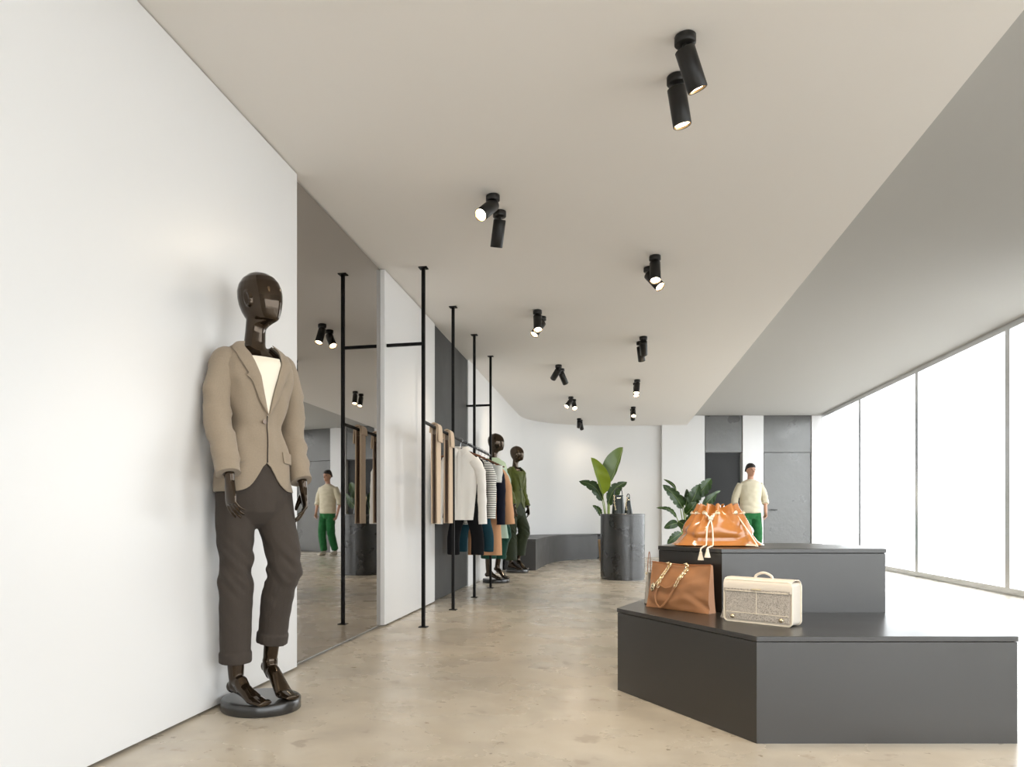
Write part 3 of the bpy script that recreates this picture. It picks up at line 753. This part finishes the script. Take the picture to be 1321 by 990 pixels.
# ---------------------------------------------------------------- bags
M['caramel'] = mat('orange_tan_leather', (.47, .18, .042), .22, coat=.7, bump=.04, bscale=220, var=.12, vscale=9)
M['cognac'] = mat('cognac_leather', (.36, .165, .07), .42, bump=.10, bscale=320, var=.1, vscale=10)
M['edge'] = mat('leather_edge', (.33, .12, .04), .5)
M['gold'] = mat('pale_gold', (.88, .74, .50), .25, metal=1)
M['cord'] = mat('ivory_leather_cord', (.82, .74, .60), .45)
M['ivory'] = mat('ivory_leather', (.70, .63, .54), .42, bump=.05, bscale=300)
def tweed_mat():
    m = mat('cream_black_tweed', (.6, .52, .4), .9); nt = m.node_tree; b = nt.nodes['Principled BSDF']
    tc = node(nt, 'ShaderNodeTexCoord'); n = node(nt, 'ShaderNodeTexVoronoi'); n.inputs['Scale'].default_value = 620; nt.links.new(tc.outputs['Object'], n.inputs['Vector'])
    r = node(nt, 'ShaderNodeValToRGB'); r.color_ramp.elements[0].position = .12; r.color_ramp.elements[0].color = (.20, .175, .15, 1)
    r.color_ramp.elements[1].position = .55; r.color_ramp.elements[1].color = (.58, .52, .45, 1)
    sx = node(nt, 'ShaderNodeSeparateColor'); nt.links.new(n.outputs['Color'], sx.inputs[0])
    nt.links.new(sx.outputs[0], r.inputs[0]); nt.links.new(r.outputs[0], b.inputs['Base Color']); return m
M['tweed'] = tweed_mat(); M['greyl'] = mat('light_grey_leather', (.42, .39, .35), .5)
def bucket_bag():
    c = W((926-VX)/FPX*3.63, 3.63, ZU+.001)
    r = thing('drawstring_bag', 'glossy orange-tan leather drawstring bag on the upper dark block', 'handbag', c, ALPHA)
    Z = [(0, .178, .105), (.006, .194, .118), (.03, .186, .112), (.07, .172, .108), (.11, .152, .10), (.15, .125, .088), (.18, .103, .076), (.198, .096, .070)]
    NP = 96; K = 11
    def pt(a, z, o=0):
        rx, ry = lerp(Z, z); c_, s_ = math.cos(a), math.sin(a); q = z/.2
        pl = .5+.5*math.cos(K*a+.6); amp = .030*max(0, q-.25)**1.0*1.3
        f = 1-.54*max(0, min(1, (q-.45)/.5))**1.1*(1-pl**.7)-.05*(1-pl)*min(1, q*3)
        pw = .8-.2*(1-q)
        x = math.copysign(abs(c_)**pw, c_)*rx; y = math.copysign(abs(s_)**pw, s_)*ry
        n1 = noise.noise(Vector((x*11, y*11, z*16+4)))*.026*(1-q)*min(1, z*20+.1)
        fo = .010*math.exp(-((z-.045-.018*math.sin(a*2.3+1))/.016)**2)
        cr = .022*math.exp(-((z-.006)/.012)**2)*max(0, math.cos(a))**10+.026*math.exp(-((z-.006)/.012)**2)*max(0, -math.cos(a))**10
        L = math.hypot(x, y)+1e-6
        g = (f*L+n1-fo+cr+o)/L
        return Vector((x*g, y*g, z*(1+.0)+.016*(pl-.5)*max(0, q-.7)*4.6))
    rs = []
    for i in range(35):
        z = .198*i/34; rs.append([pt(2*pi*k/NP, z) for k in range(NP)])
    for z in (.196, .18, .15, .10, .05, .02): rs.append([pt(2*pi*k/NP, z, -.006) for k in range(NP)])
    MB().rings(rs).build('body', M['caramel'], r, smooth=True)
    ph = [(-.6+2*pi*k)/K for k in range(K)]
    ring = []
    for k in range(K):
        a = ph[k]; p = pt(a, .158, .001); nn = Vector((p.x, p.y*1.6, .01)).normalized()
        e = MB().tube([p+Vector((0, 0, .0085)) .lerp(p, 0)*1 if False else p+Vector((-nn.y, nn.x, 0))*.0085*math.cos(t)+Vector((0, 0, .0085))*math.sin(t) for t in [2*pi*j/14 for j in range(14)]], .0024, 6, closed=True)
        e.build('eyelet', M['gold'], r, smooth=True)
        ring += [pt(a, .158, .006), pt(a+pi/K, .157, -.002)]
    ring = ring+[ring[0]]
    MB().tube(spline(ring, 4), .0038, 8).build('drawstring', M['cord'], r, smooth=True)
    # front knot and two hanging tails with tassels over the block's edge
    fa = ph[8]; kn = Vector((-.068, -.088, .134))
    cd = MB(); cd.ell(kn, (.013, .010, .011)); cd.ell(kn+Vector((.006, -.004, .009)), (.009, .008, .008))
    cd.tube(spline([kn+Vector((-.022, .01, .025)), kn+Vector((-.01, 0, .010)), kn, kn+Vector((.014, 0, .012)), kn+Vector((.022, .012, .024))], 4), .0042, 8)
    cd.build('knot', M['cord'], r, smooth=True)
    tails = [[kn, kn+Vector((-.020, -.014, -.040)), Vector((-.098, -.118, .055)), Vector((-.112, -.150, .010)), Vector((-.146, -.214, .006)), Vector((-.167, -.236, -.004)), Vector((-.169, -.238, -.020))],
             [kn, kn+Vector((.002, -.016, -.040)), Vector((-.070, -.122, .055)), Vector((-.080, -.150, .010)), Vector((-.126, -.245, .007)), Vector((-.148, -.272, .002)), Vector((-.152, -.276, -.006))]]
    for tl in tails:
        tt = MB().tube(spline(tl, 6), .0036, 8).build('tail', M['cord'], r, smooth=True)
        e = tl[-1]; rings_ = []
        for z, q in ((0.004, .004), (0, .0065), (-.006, .007), (-.009, .006), (-.03, .0115), (-.036, .0125)):
            rings_.append([e+Vector(((q+(.0012 if j % 2 else 0)*(z < -.008))*math.cos(2*pi*j/24), (q+(.0012 if j % 2 else 0)*(z < -.008))*math.sin(2*pi*j/24), z)) for j in range(24)])
        MB().rings(rings_).build('tassel', M['cord'], tt, smooth=False)
    s_ = spline([Vector((.072, -.062, .145)), Vector((.080, -.098, .115)), Vector((.088, -.150, .072)), Vector((.095, -.225, .013)), Vector((.090, -.218, .011)), Vector((.070, -.17, .011))], 6)
    MB().tube(s_, [(.0025, .0072)]*len(s_), 10, up=(.4, .2, 1)).build('shoulder_strap', M['cord'], r, smooth=True)
    return r
bucket_bag()
def link_chain(mb, pts, n, R=.0092, w=.0068, t=.0027):
    pts = resample([Vector(p) for p in pts], n)
    for i in range(n):
        d = (pts[min(i+1, n-1)]-pts[max(i-1, 0)]).normalized(); u = Vector((0, -1, 0)) if i % 2 else Vector((1, 0, 0))
        u = (u-d*u.dot(d)).normalized(); q = d.cross(u) if True else u
        mb.tube([pts[i]+d*R*math.cos(a)+u*w*math.sin(a) for a in [2*pi*j/12 for j in range(12)]], t, 6, closed=True)
def tote():
    a_ = W(1.009, 3.553, 0); b_ = W(1.200, 3.270, 0); d = (b_-a_); Lw = d.length; rz = math.atan2(d.y, d.x)
    r = thing('tote_bag', 'brown leather tote bag with gold chain straps on the low platform', 'handbag', (a_.x, a_.y, ZL+.001), rz)
    Hh = .214; nx, nz_ = 40, 30
    def surf(u, v, side):
        v0 = v; v = max(0.0, min(1.0, v)); u = max(0.0, min(1.0, u))
        x = Lw*(.5+(u-.5)*(.955+.06*(1-v)**3)); z = Hh*v
        thick = .042*(1-v)**.8+.012
        if side: y = thick*(1 if True else 0)
        else: y = 0
        bulge = .022*abs(math.sin(pi*u))*abs(math.sin(pi*min(1, v*1.1)))**.8
        y0 = -bulge if side == 0 else bulge*.2
        wr = noise.noise(Vector((u*3.1+v*2, v*3.7-u*1.8, 3+side)))*.022*abs(math.sin(pi*u))**.4*(1-v)**.25*min(1, v*8)
        wr += .012*math.exp(-((v-.10-(1-u)*.95)/.07)**2)*(u > .55)*(u-.55)*2
        sag = .006*math.sin(pi*u)*v
        return Vector((x, .034*v*1.0+(y0+wr if side == 0 else thick+y0+min(0, wr)), z-sag))
    rs = []
    for i in range(nz_+1):
        v = i/nz_
        rs.append([surf(j/nx, v, 0) for j in range(nx+1)]+[surf(1-j/nx, v, 1) for j in range(nx+1)])
    MB().rings(rs).build('body', M['cognac'], r, smooth=True)
    MB().tube([surf(j/20, 1, 0)+Vector((0, 0, .001)) for j in range(21)], .0028, 8).build('rim', M['edge'], r, smooth=True)
    S0 = lambda u, v, o=.006: surf(u, v, 0)+Vector((0, -o, 0))
    ch = MB(); link_chain(ch, [surf(.325, 1, 1)+Vector((0, -.03, .004)), S0(.325, 1.015), S0(.30, .9), S0(.24, .74), S0(.18, .56)], 15)
    link_chain(ch, [S0(.33, .98), S0(.27, .80), S0(.215, .62), S0(.21, .5)], 11)
    ch.build('chain_strap', M['gold'], r, smooth=True)
    ch = MB(); link_chain(ch, [surf(.625, 1, 1)+Vector((0, -.03, .004)), S0(.625, 1.015), S0(.61, .88), S0(.56, .72), S0(.50, .52)], 16); link_chain(ch, [S0(.63, .9), S0(.58, .72)], 6, .009, .0065, .0026)
    ch.build('chain_strap', M['gold'], r, smooth=True)
    def strap(pts): 
        p = spline([S0(u, v, o) for u, v, o in pts], 7); MB().tube(p, [(.0016, .0048)]*len(p), 8, up=(0, -1, 0)).build('leather_strap', M['edge'] if False else M['cognac'], r, smooth=True)
    strap([(.205, .53, .008), (.30, .50, .012), (.36, .475, .012), (.44, .52, .012), (.485, .60, .008)])
    strap([(.21, .52, .007), (.17, .30, .010), (.20, .12, .013), (.27, .02, .016)])
    strap([(.27, .02, .017), (.34, .10, .014), (.44, .32, .012), (.50, .52, .009)])
    # oval tag with two dark holes
    c = S0(.115, .46, .012); T = lambda p: p
    m = MB(); pr = [(0.0, .0016), (.0085, .0016), (.0098, 0), (.0085, -.0016), (0.0, -.0016)]
    rs = []
    for q, yy_ in ((.0005, -.002), (.88, -.002), (1, 0), (.88, .002), (.0005, .002)):
        rs.append([c+Vector((.0115*q*math.cos(t)+.004*q*math.sin(t), yy_, .021*q*math.sin(t))) for t in [2*pi*j/28 for j in range(28)]])
    tg = m.rings(rs).build('oval_tag', M['gold'], r, smooth=True)
    m = MB()
    for dz in (.007, -.008): m.ell(c+Vector((0, -.0018, dz)), (.0035, .001, .004), 12)
    m.build('tag_hole', M['black'], tg, smooth=True)
tote()
def grey_bag():
    p = W(1.066, 3.705, ZL+.001)
    r = thing('shoulder_bag', 'light grey leather bag with a thin looped handle, half hidden behind the brown tote', 'handbag', p, ALPHA+1.09)
    rs = []
    for i in range(13):
        v = i/12; w = .058-.016*v**1.5; t = .019*(1-v*.6)
        rs.append([Vector((math.copysign(abs(math.cos(a))**.7, math.cos(a))*w, math.copysign(abs(math.sin(a))**.7, math.sin(a))*t, .155*v+.003*math.cos(a*2))) for a in [2*pi*k/36 for k in range(36)]])
    MB().rings(rs).build('body', M['greyl'], r, smooth=True)
    h = spline([Vector((-.035, 0, .15)), Vector((-.030, 0, .20)), Vector((-.012, 0, .245)), Vector((.012, 0, .25)), Vector((.028, 0, .20)), Vector((.034, 0, .15))], 6)
    MB().tube(h, [(.0018, .004)]*len(h), 8, up=(0, 1, 0)).build('handle', M['edge'], r, smooth=True)
    MB().ell((-.040, .004, .15), (.007, .005, .008)).build('buckle', M['gold'], r, smooth=True)
grey_bag()
def satchel():
    a_ = W(1.193, 3.076, 0); b_ = W(1.382, 2.868, 0); d = b_-a_; Lw = d.length; rz = math.atan2(d.y, d.x)
    r = thing('satchel', 'boxy ivory leather satchel with a speckled tweed front and arched top handle', 'handbag', (a_.x, a_.y, ZL+.001), rz)
    D, Hh = .088, .176
    def rr_ring(y, ins, cr=.018, n=6):
        pts = []
        x0, x1, z0, z1 = ins, Lw-ins, ins*.6, Hh-ins
        for cx, cz, a0 in ((x1-cr, z0+cr, -pi/2), (x1-cr, z1-cr, 0), (x0+cr, z1-cr, pi/2), (x0+cr, z0+cr, pi)):
            for k in range(n+1): a = a0+pi/2*k/n; pts.append(Vector((cx+cr*math.cos(a), y, cz+cr*math.sin(a))))
        return pts
    MB().rings([rr_ring(.004, .004), rr_ring(.0, .006), rr_ring(.0, .006)][0:1]+[rr_ring(D-.004, .004), rr_ring(D, .008)]).build('body', M['ivory'], r, smooth=True)
    pip = rr_ring(.002, .003); MB().tube(pip, .0034, 8, closed=True).build('piping', M['cord'], r, smooth=True)
    pip = rr_ring(D-.001, .003); MB().tube(pip, .0034, 8, closed=True).build('piping', M['cord'], r, smooth=True)
    MB().box(.012, Lw-.012, -.0035, .006, .012, Hh*.80).build('front_panel', M['tweed'], r, bevel=.002)
    f = MB(); rows = []
    for yv, zv in ((-.0065, Hh*.735), (-.0075, Hh*.80), (-.006, Hh*.90), (-.001, Hh*.965), (.008, Hh+.002), (.03, Hh+.006), (D-.02, Hh+.006), (D+.001, Hh-.004), (D+.003, Hh*.85)):
        rows.append([Vector((x, yv, zv)) for x in [.004+(Lw-.008)*k/12 for k in range(13)]])
    fl = f.grid(rows, .0035).build('flap', M['ivory'], r, smooth=True)
    MB().box(.008, Lw-.008, -.0085, -.0055, Hh*.735, Hh*.79).build('tweed_band', M['tweed'], fl)
    s_ = MB()
    s_.tube([Vector((.012, -.0055, .041)), Vector((Lw-.012, -.0055, .041))], .0013, 6); s_.tube([Vector((Lw/2, -.0055, .041)), Vector((Lw/2, -.0055, Hh*.73))], .0012, 6)
    s_.tube([Vector((.012, -.0095, Hh*.733)), Vector((Lw-.012, -.0095, Hh*.733))], .0013, 6)
    s_.build('seam', M['cord'], r)
    MB().box(Lw*.44, Lw*.57, -.0125, -.0085, Hh*.77, Hh*.805).build('name_plate', M['gold'], fl, bevel=.001)
    for x in (.042, Lw-.042):
        q = MB().ell((x, -.007, .024), (.0095, .005, .0085), 16).build('stud', M['gold'], r, smooth=True)
    hx0, hx1 = Lw*.40, Lw*.66
    hp = spline([Vector((hx0, D/2, Hh+.002)), Vector((hx0+.006, D/2, Hh+.016)), Vector((hx0+.022, D/2, Hh+.025)), Vector(((hx0+hx1)/2, D/2, Hh+.028)), Vector((hx1-.022, D/2, Hh+.025)), Vector((hx1-.006, D/2, Hh+.016)), Vector((hx1, D/2, Hh+.002))], 5)
    MB().tube(hp, .0052, 12).build('top_handle', M['ivory'], r, smooth=True)
    MB().tube([Vector((.0, D/2, Hh-.012))+Vector((-.002+.0, .006*math.cos(a), .006*math.sin(a))) for a in [2*pi*k/12 for k in range(12)]], .0018, 6, closed=True).build('strap_ring', M['gold'], r, smooth=True)
    sp = spline([Vector((-.003, D/2, Hh-.016)), Vector((-.006, D/2, .11)), Vector((-.010, D*.5, .07)), Vector((-.030, D*.6, .015)), Vector((-.040, D*.7, .004)), Vector((-.03, D*.95, .004)), Vector((.02, D+.02, .004))], 6)
    MB().tube(sp, [(.0014, .0045)]*len(sp), 8, up=(0, 1, 0)).build('shoulder_strap', M['ivory'], r, smooth=True)
satchel()
# two small dark green bags on the plinth
M['bottle'] = mat('bottle_green_patent_leather', (.002, .007, .004), .25, coat=0)
def small_bag(name, label, px, Yc, w, h, t, top, hh, rz):
    r = thing(name, label, 'handbag', W((px-VX)/FPX*Yc, Yc, .859), rz, 'small bottle-green bags on the steel plinth')
    rs = []
    for i in range(11):
        v = i/10; ww = w/2*(1-v)+top/2*v; tt = t/2*(1-v*.6)
        rs.append([Vector((math.copysign(abs(math.cos(a))**.6, math.cos(a))*ww, math.copysign(abs(math.sin(a))**.6, math.sin(a))*tt, h*v)) for a in [2*pi*k/32 for k in range(32)]])
    MB().rings(rs).build('body', M['bottle'], r, smooth=True)
    hp = spline([Vector((-top*.42, 0, h-.005)), Vector((-top*.36, 0, h+hh*.7)), Vector((0, 0, h+hh)), Vector((top*.36, 0, h+hh*.7)), Vector((top*.42, 0, h-.005))], 6)
    MB().tube(hp, .006, 10).build('handle', M['bottle'], r, smooth=True)
    cs = MB()
    link_chain(cs, [Vector((-top*.46, -t*.25, h)), Vector((-w*.36, -t*.42, h*.6)), Vector((-w*.28, -t*.53, h*.25))], 9, .010, .007, .0025)
    cs.build('chain', M['gold'], r, smooth=True)
    MB().box(-top*.2, top*.2, -t*.5*.42-.012, -t*.5*.42, h*.86, h*.90).build('clasp', M['gold'], r, bevel=.001)
    MB().box(-top*.5, top*.5, -t*.22, t*.22, h-.002, h+.008).build('top_frame', M['gold'] if False else M['bottle'], r, bevel=.002)
small_bag('small_handbag', 'taller dark green glossy handbag with upright handle, left one on the steel plinth', 797.5, 9.68, .165, .235, .09, .125, .10, ALPHA)
small_bag('small_handbag', 'narrow tapering dark green bag with gold trim, right one on the steel plinth', 810.5, 9.74, .11, .21, .07, .04, .05, ALPHA)

# ---------------------------------------------------------------- plants
def leaf_mat(name, a, b_, rough=.35):
    m = mat(name, a, rough, coat=.25); nt = m.node_tree; b = nt.nodes['Principled BSDF']
    tc = node(nt, 'ShaderNodeTexCoord'); n = node(nt, 'ShaderNodeTexNoise'); n.inputs['Scale'].default_value = 6
    nt.links.new(tc.outputs['Object'], n.inputs['Vector']); mx = node(nt, 'ShaderNodeMix', data_type='RGBA')
    mx.inputs[6].default_value = (*a, 1); mx.inputs[7].default_value = (*b_, 1); nt.links.new(n.outputs[0], mx.inputs[0])
    nt.links.new(mx.outputs[2], b.inputs['Base Color']); b.inputs['Subsurface Weight'].default_value = 0
    tr = node(nt, 'ShaderNodeBsdfTranslucent'); nt.links.new(mx.outputs[2], tr.inputs[0]); ms = node(nt, 'ShaderNodeMixShader'); ms.inputs[0].default_value = .3
    out = nt.nodes['Material Output']; nt.links.new(b.outputs[0], ms.inputs[1]); nt.links.new(tr.outputs[0], ms.inputs[2]); nt.links.new(ms.outputs[0], out.inputs[0]); return m
M['leaf'] = leaf_mat('fresh_green_leaf', (.22, .32, .01), (.32, .40, .02))
M['leafd'] = leaf_mat('dark_green_leaf', (.010, .035, .006), (.045, .10, .012), .42)
M['leafm'] = leaf_mat('mid_green_leaf', (.05, .09, .012), (.10, .16, .02))
M['rib'] = mat('pale_leaf_rib', (.16, .24, .06), .5)
M['stemg'] = mat('green_stem', (.22, .30, .06), .5)
M['pot'] = mat('tan_ceramic_pot', (.42, .28, .15), .55, var=.1); M['soil'] = mat('dark_soil', (.03, .02, .015), .95, bump=.5, bscale=60)
def plant(name, label, px, Yc, potr, poth, leaves, WK=1.4):
    r0 = W((px-VX)/FPX*Yc, Yc, 0); r = thing(name, label, 'plant', r0, ALPHA)
    loc = lambda x, y, dv=0: Vector(((x-VX)/FPX*(Yc+dv)-(px-VX)/FPX*Yc, dv, CAMH+(VY-y)/FPX*(Yc+dv)))
    MB().lathe([(potr*.78, 0), (potr*.8, .01), (potr, poth), (potr*1.0, poth+.004), (potr*.93, poth+.004), (potr*.92, poth-.03)], n=40).build('pot', M['pot'], r, smooth=True)
    MB().lathe([(.002, poth-.036), (potr*.91, poth-.034), (potr*.90, poth-.05), (.002, poth-.05)], n=30).build('soil', M['soil'], r)
    for i, (bx, by, tx, ty, wpx, dv, bow, side, split, mt, stem) in enumerate(leaves):
        b = loc(bx, by, dv*.6); t = loc(tx, ty, dv); ax = t-b; L = ax.length; d = ax/L
        face = Vector((0, -1, 0)); sd = d.cross(face).normalized(); w = wpx/FPX*Yc/2*WK
        up = Vector((0, 0, 1)); upn = (up-d*up.dot(d)); upn = upn.normalized() if upn.length > .2 else sd
        n = 22; m = 8; rows = []; mid = []
        for k in range(n+1):
            s_ = k/n; c = b.lerp(t, s_)+upn*bow*L*math.sin(pi*s_)**1.0+Vector((0, -.04*math.sin(pi*s_), 0)); mid.append(c)
            ww = w*(math.sin(pi*min(1, s_**.75*.985+.015))**.62)
            row = []
            for j in range(-m, m+1):
                q = j/m; k2 = 1.0
                if side and q*side < 0: k2 = .25
                elif side: k2 = 1.75
                cut = 1
                if split and (k % split == 1) and abs(q) > .35: cut = 1-.25*abs(q)
                row.append(c+sd*q*ww*k2*cut+Vector((0, 1, 0))*(-.22*abs(q)**1.3*ww*k2+.05*ww*math.sin(s_*20+j*.6)*abs(q)))
            rows.append(row)
        lf = MB().grid(rows, .0025).build('leaf', M[mt], r, smooth=True)
        MB().tube([p+Vector((0, -.004, 0)) for p in mid[:-1]], [.0045*(1-.75*k/n)+.001 for k in range(n)], 6).build('midrib', M['rib'], lf, smooth=True)
        rt = Vector((stem*.3, 0, poth-.045)) if False else Vector((max(-potr*.5, min(potr*.5, (b.x)*.25)), .02*(i % 3-1), poth-.04))
        sp = spline([rt, rt.lerp(b, .55)+Vector((-(b.x-rt.x)*.22, 0, 0)), b, mid[1]], 7)
        MB().tube(sp, [.011-.006*k/len(sp) for k in range(len(sp))], 8).build('stem', M['stemg'], r, smooth=True)
plant('bird_of_paradise_plant', 'bird-of-paradise plant with two tall bright leaves behind the steel plinth', 785, 13.35, .19, .40, [
 (777.5, 638, 762.3, 590.5, 11.5, -.15, .0, 1, 0, 'leaf', 0), (787.5, 622, 803.6, 577, 15, .1, .0, -1, 0, 'leafm', 0),
 (777, 646, 746.8, 621, 10.5, 0, .16, 0, 5, 'leafd', 0), (785, 650, 809, 622, 11, -.1, .18, 0, 5, 'leafd', 0),
 (775.5, 666, 764.5, 652, 5, -.2, .10, 0, 4, 'leafd', 0), (784, 652, 800, 634, 8, .15, .1, 0, 5, 'leafd', 0)])
plant('bird_of_paradise_plant', 'bushy dark-leaved plant on the far side of the orange drawstring bag', 887, 13.0, .20, .30, [
 (880.5, 656, 855, 625.5, 10.5, -.1, .04, 0, 4, 'leafd', 0), (872, 631, 856, 618.5, 3, .2, .05, 0, 0, 'leafd', 0), (884.5, 653, 886, 631, 6, .25, 0, 0, 0, 'leafd', 0),
 (890, 652, 901, 625.5, 13, 0, .0, 0, 6, 'leafd', 0), (900, 641, 917.5, 617.5, 12, .1, .04, 0, 5, 'leafd', 0), (907, 654, 924, 637, 9, .15, .04, 0, 0, 'leafd', 0),
 (915, 640, 929.5, 633.5, 3, .3, .02, 0, 0, 'leafd', 0), (885, 664, 898, 648, 11, -.2, .02, 0, 0, 'leafd', 0), (873, 668, 846.5, 655.5, 4.2, -.1, .16, 0, 4, 'leafd', 0), (874.5, 675, 856.5, 681.5, 8, -.2, .06, 0, 0, 'leafd', 0),
 (879, 688, 860.5, 702, 9, -.2, .06, 0, 4, 'leafd', 0), (875, 673, 888, 683, 9, -.25, .02, 0, 0, 'leafd', 0), (888, 676, 896, 662, 10, -.3, .02, 0, 0, 'leafd', 0), (893, 668, 905, 656, 8, -.1, .02, 0, 0, 'leafd', 0), (882, 652, 876, 638, 6, .15, .02, 0, 0, 'leafd', 0)])

# ---------------------------------------------------------------- the person
M['skin'] = mat('skin', (.50, .27, .18), .5); M['hair'] = mat('dark_hair', (.015, .010, .008), .6)
M['knit'] = fab('cream_knit', (.62, .56, .42), sheen=.3); M['green'] = fab('bright_green_cotton', (.02, .13, .04)); M['shoe'] = mat('pale_canvas_shoe', (.55, .50, .42), .7)
def person():
    r = thing('person', 'person in a cream sweater and green trousers walking in front of the far wall', 'person', W((968-VX)/FPX*13.7, 13.7, 0), ALPHA)
    b = MB(); hy = -pi/2+.15; R = Matrix.Rotation(hy, 3, 'Z'); c = Vector((0, -.015, 1.575))
    T = [(-.015, .03, -.055, .042), (0, .085, -.05, .030), (.012, .092, -.055, .042), (.03, .093, -.062, .052), (.06, .095, -.078, .062), (.09, .094, -.09, .069), (.12, .096, -.098, .074), (.15, .092, -.098, .074), (.18, .08, -.09, .068), (.205, .05, -.07, .052), (.222, .015, -.035, .026), (.226, 0, -.015, .01)]
    rs = []
    for z, f, bk_, w in T:
        rs.append([c+R @ Vector(((f+bk_)/2+(f-bk_)/2*math.cos(a), w*math.sin(a)*(1-.15*max(0, math.cos(a))**2), z)) for a in [2*pi*k/24 for k in range(24)]])
    b.rings(rs)
    b.tube([c+R @ Vector(p) for p in ((.088, 0, .115), (.100, 0, .095), (.116, 0, .072), (.098, 0, .066))], [.007, .009, .012, .008], 10)     # nose
    b.tube([c+R @ Vector(p) for p in ((.090, -.022, .042), (.1, 0, .043), (.090, .022, .042))], [.004, .007, .004], 8)
    for sd in (-1, 1):
        b.ell(c+R @ Vector((-.008, sd*.074, .09)), (.012, .014, .03), 12)
        b.tube([c+R @ Vector((.088, sd*.045, .125)), c+R @ Vector((.098, sd*.02, .124))], .007, 8)
    b.tube([(0, .005, 1.44), (0, 0, 1.5), (0, -.005, 1.56), (0, -.01, 1.62)], [.062, .054, .052, .05], 16)
    ts = [(.92, .15, .105), (1.02, .145, .10), (1.12, .14, .095), (1.25, .155, .11), (1.38, .18, .115), (1.45, .17, .09), (1.50, .09, .06)]
    b.rings([[Vector((w*math.cos(a), d*math.sin(a), z)) for a in [2*pi*k/24 for k in range(24)]] for z, w, d in ts])
    arms = {1: [Vector((.185, .01, 1.42)), Vector((.245, .02, 1.26)), Vector((.285, .03, 1.12)), Vector((.265, -.04, .98)), Vector((.245, -.09, .89))],
            -1: [Vector((-.185, .01, 1.42)), Vector((-.245, .02, 1.26)), Vector((-.28, .03, 1.12)), Vector((-.28, -.02, .98)), Vector((-.27, -.05, .88))]}
    for sd, a in arms.items():
        sp = spline(a, 4); b.tube(sp, [.045-.0013*i for i in range(len(sp))], 12)
        hand(b, a[-1], (a[-1]-a[-2]).normalized()*1+Vector((0, -.2, -.5)), (-sd, -.2, 0), sd, .98, .35)
    legs = {1: [Vector((.085, 0, .90)), Vector((.10, -.07, .50)), Vector((.09, -.02, .10))], -1: [Vector((-.085, 0, .90)), Vector((-.09, -.02, .50)), Vector((-.085, .14, .12))]}
    for sd, l in legs.items():
        sp = spline(l, 8); b.tube(sp, [.082-.0026*i for i in range(len(sp))], 14)
    fuse(b, 'body', M['skin'], r, .006, 3)
    e = MB()
    for sd in (-1, 1): e.ell(c+R @ Vector((.087, sd*.031, .108)), (.009, .009, .006), 10)
    e.build('eyes', M['hair'], r, smooth=True)
    h = MB(); rs = []
    for z, f, bk_, w in [(.085, -.03, -.100, .079), (.12, .02, -.108, .082), (.15, .085, -.108, .082), (.165, .098, -.106, .080), (.19, .088, -.098, .074), (.218, .058, -.078, .058), (.236, .02, -.04, .03), (.240, .002, -.02, .012)]:
        rs.append([c+R @ Vector(((f+bk_)/2+(f-bk_)/2*math.cos(a), w*math.sin(a), z)) for a in [2*pi*k/24 for k in range(24)]])
    h.rings(rs).build('hair', M['hair'], r, smooth=True, disp=lambda v: v+Vector((1, 1, 1))*noise.noise(v*40)*.004)
    s = MB(); s.rings([[Vector((w*math.cos(a), d*math.sin(a), z)) for a in [2*pi*k/32 for k in range(32)]] for z, w, d in [(.885, .175, .135), (.90, .19, .145), (1.0, .195, .145), (1.15, .19, .14), (1.30, .195, .14), (1.40, .205, .13), (1.455, .18, .105), (1.485, .12, .082), (1.50, .075, .068), (1.515, .07, .066)]])
    for sd, a in arms.items():
        q = [a[0]+Vector((-.02*sd, 0, .005)), a[1], a[2], a[2].lerp(a[3], .45)]; sp = spline(q, 6); s.tube(sp, [.070-.0006*i for i in range(len(sp))], 18)
    fuse(s, 'sweater', M['knit'], r, .009, 5, lambda p, n: .010*noise.noise(Vector((p.x*9, p.y*9, p.z*16))))
    t = MB(); t.rings([[Vector((w*math.cos(a), d*math.sin(a), z)) for a in [2*pi*k/32 for k in range(32)]] for z, w, d in [(.78, .15, .115), (.86, .172, .125), (.95, .165, .12), (1.0, .155, .11)]])
    for sd, l in legs.items():
        sp = spline(l, 9); t.tube(sp, [.102-.0016*i for i in range(len(sp))], 20)
    fuse(t, 'trousers', M['green'], r, .009, 4, lambda p, n: .008*noise.noise(Vector((p.x*12, p.y*9, p.z*18))))
    for sd, l in legs.items():
        q = MB(); a = l[-1]; hz = 0 if sd > 0 else .0
        q.tube([Vector((a.x, a.y+.04, .035)), Vector((a.x, a.y, .045)), Vector((a.x, a.y-.07, .045)), Vector((a.x, a.y-.15, .036)), Vector((a.x, a.y-.19, .026))], [(.034, .036), (.045, .040), (.044, .042), (.034, .044), (.020, .034)], 16, up=(0, 0, 1))
        q.tube([Vector((a.x, a.y, .05)), Vector((a.x, a.y, .12))], [.045, .044], 14)
        fuse(q, 'shoe', M['shoe'], r, .006, 3)
person()
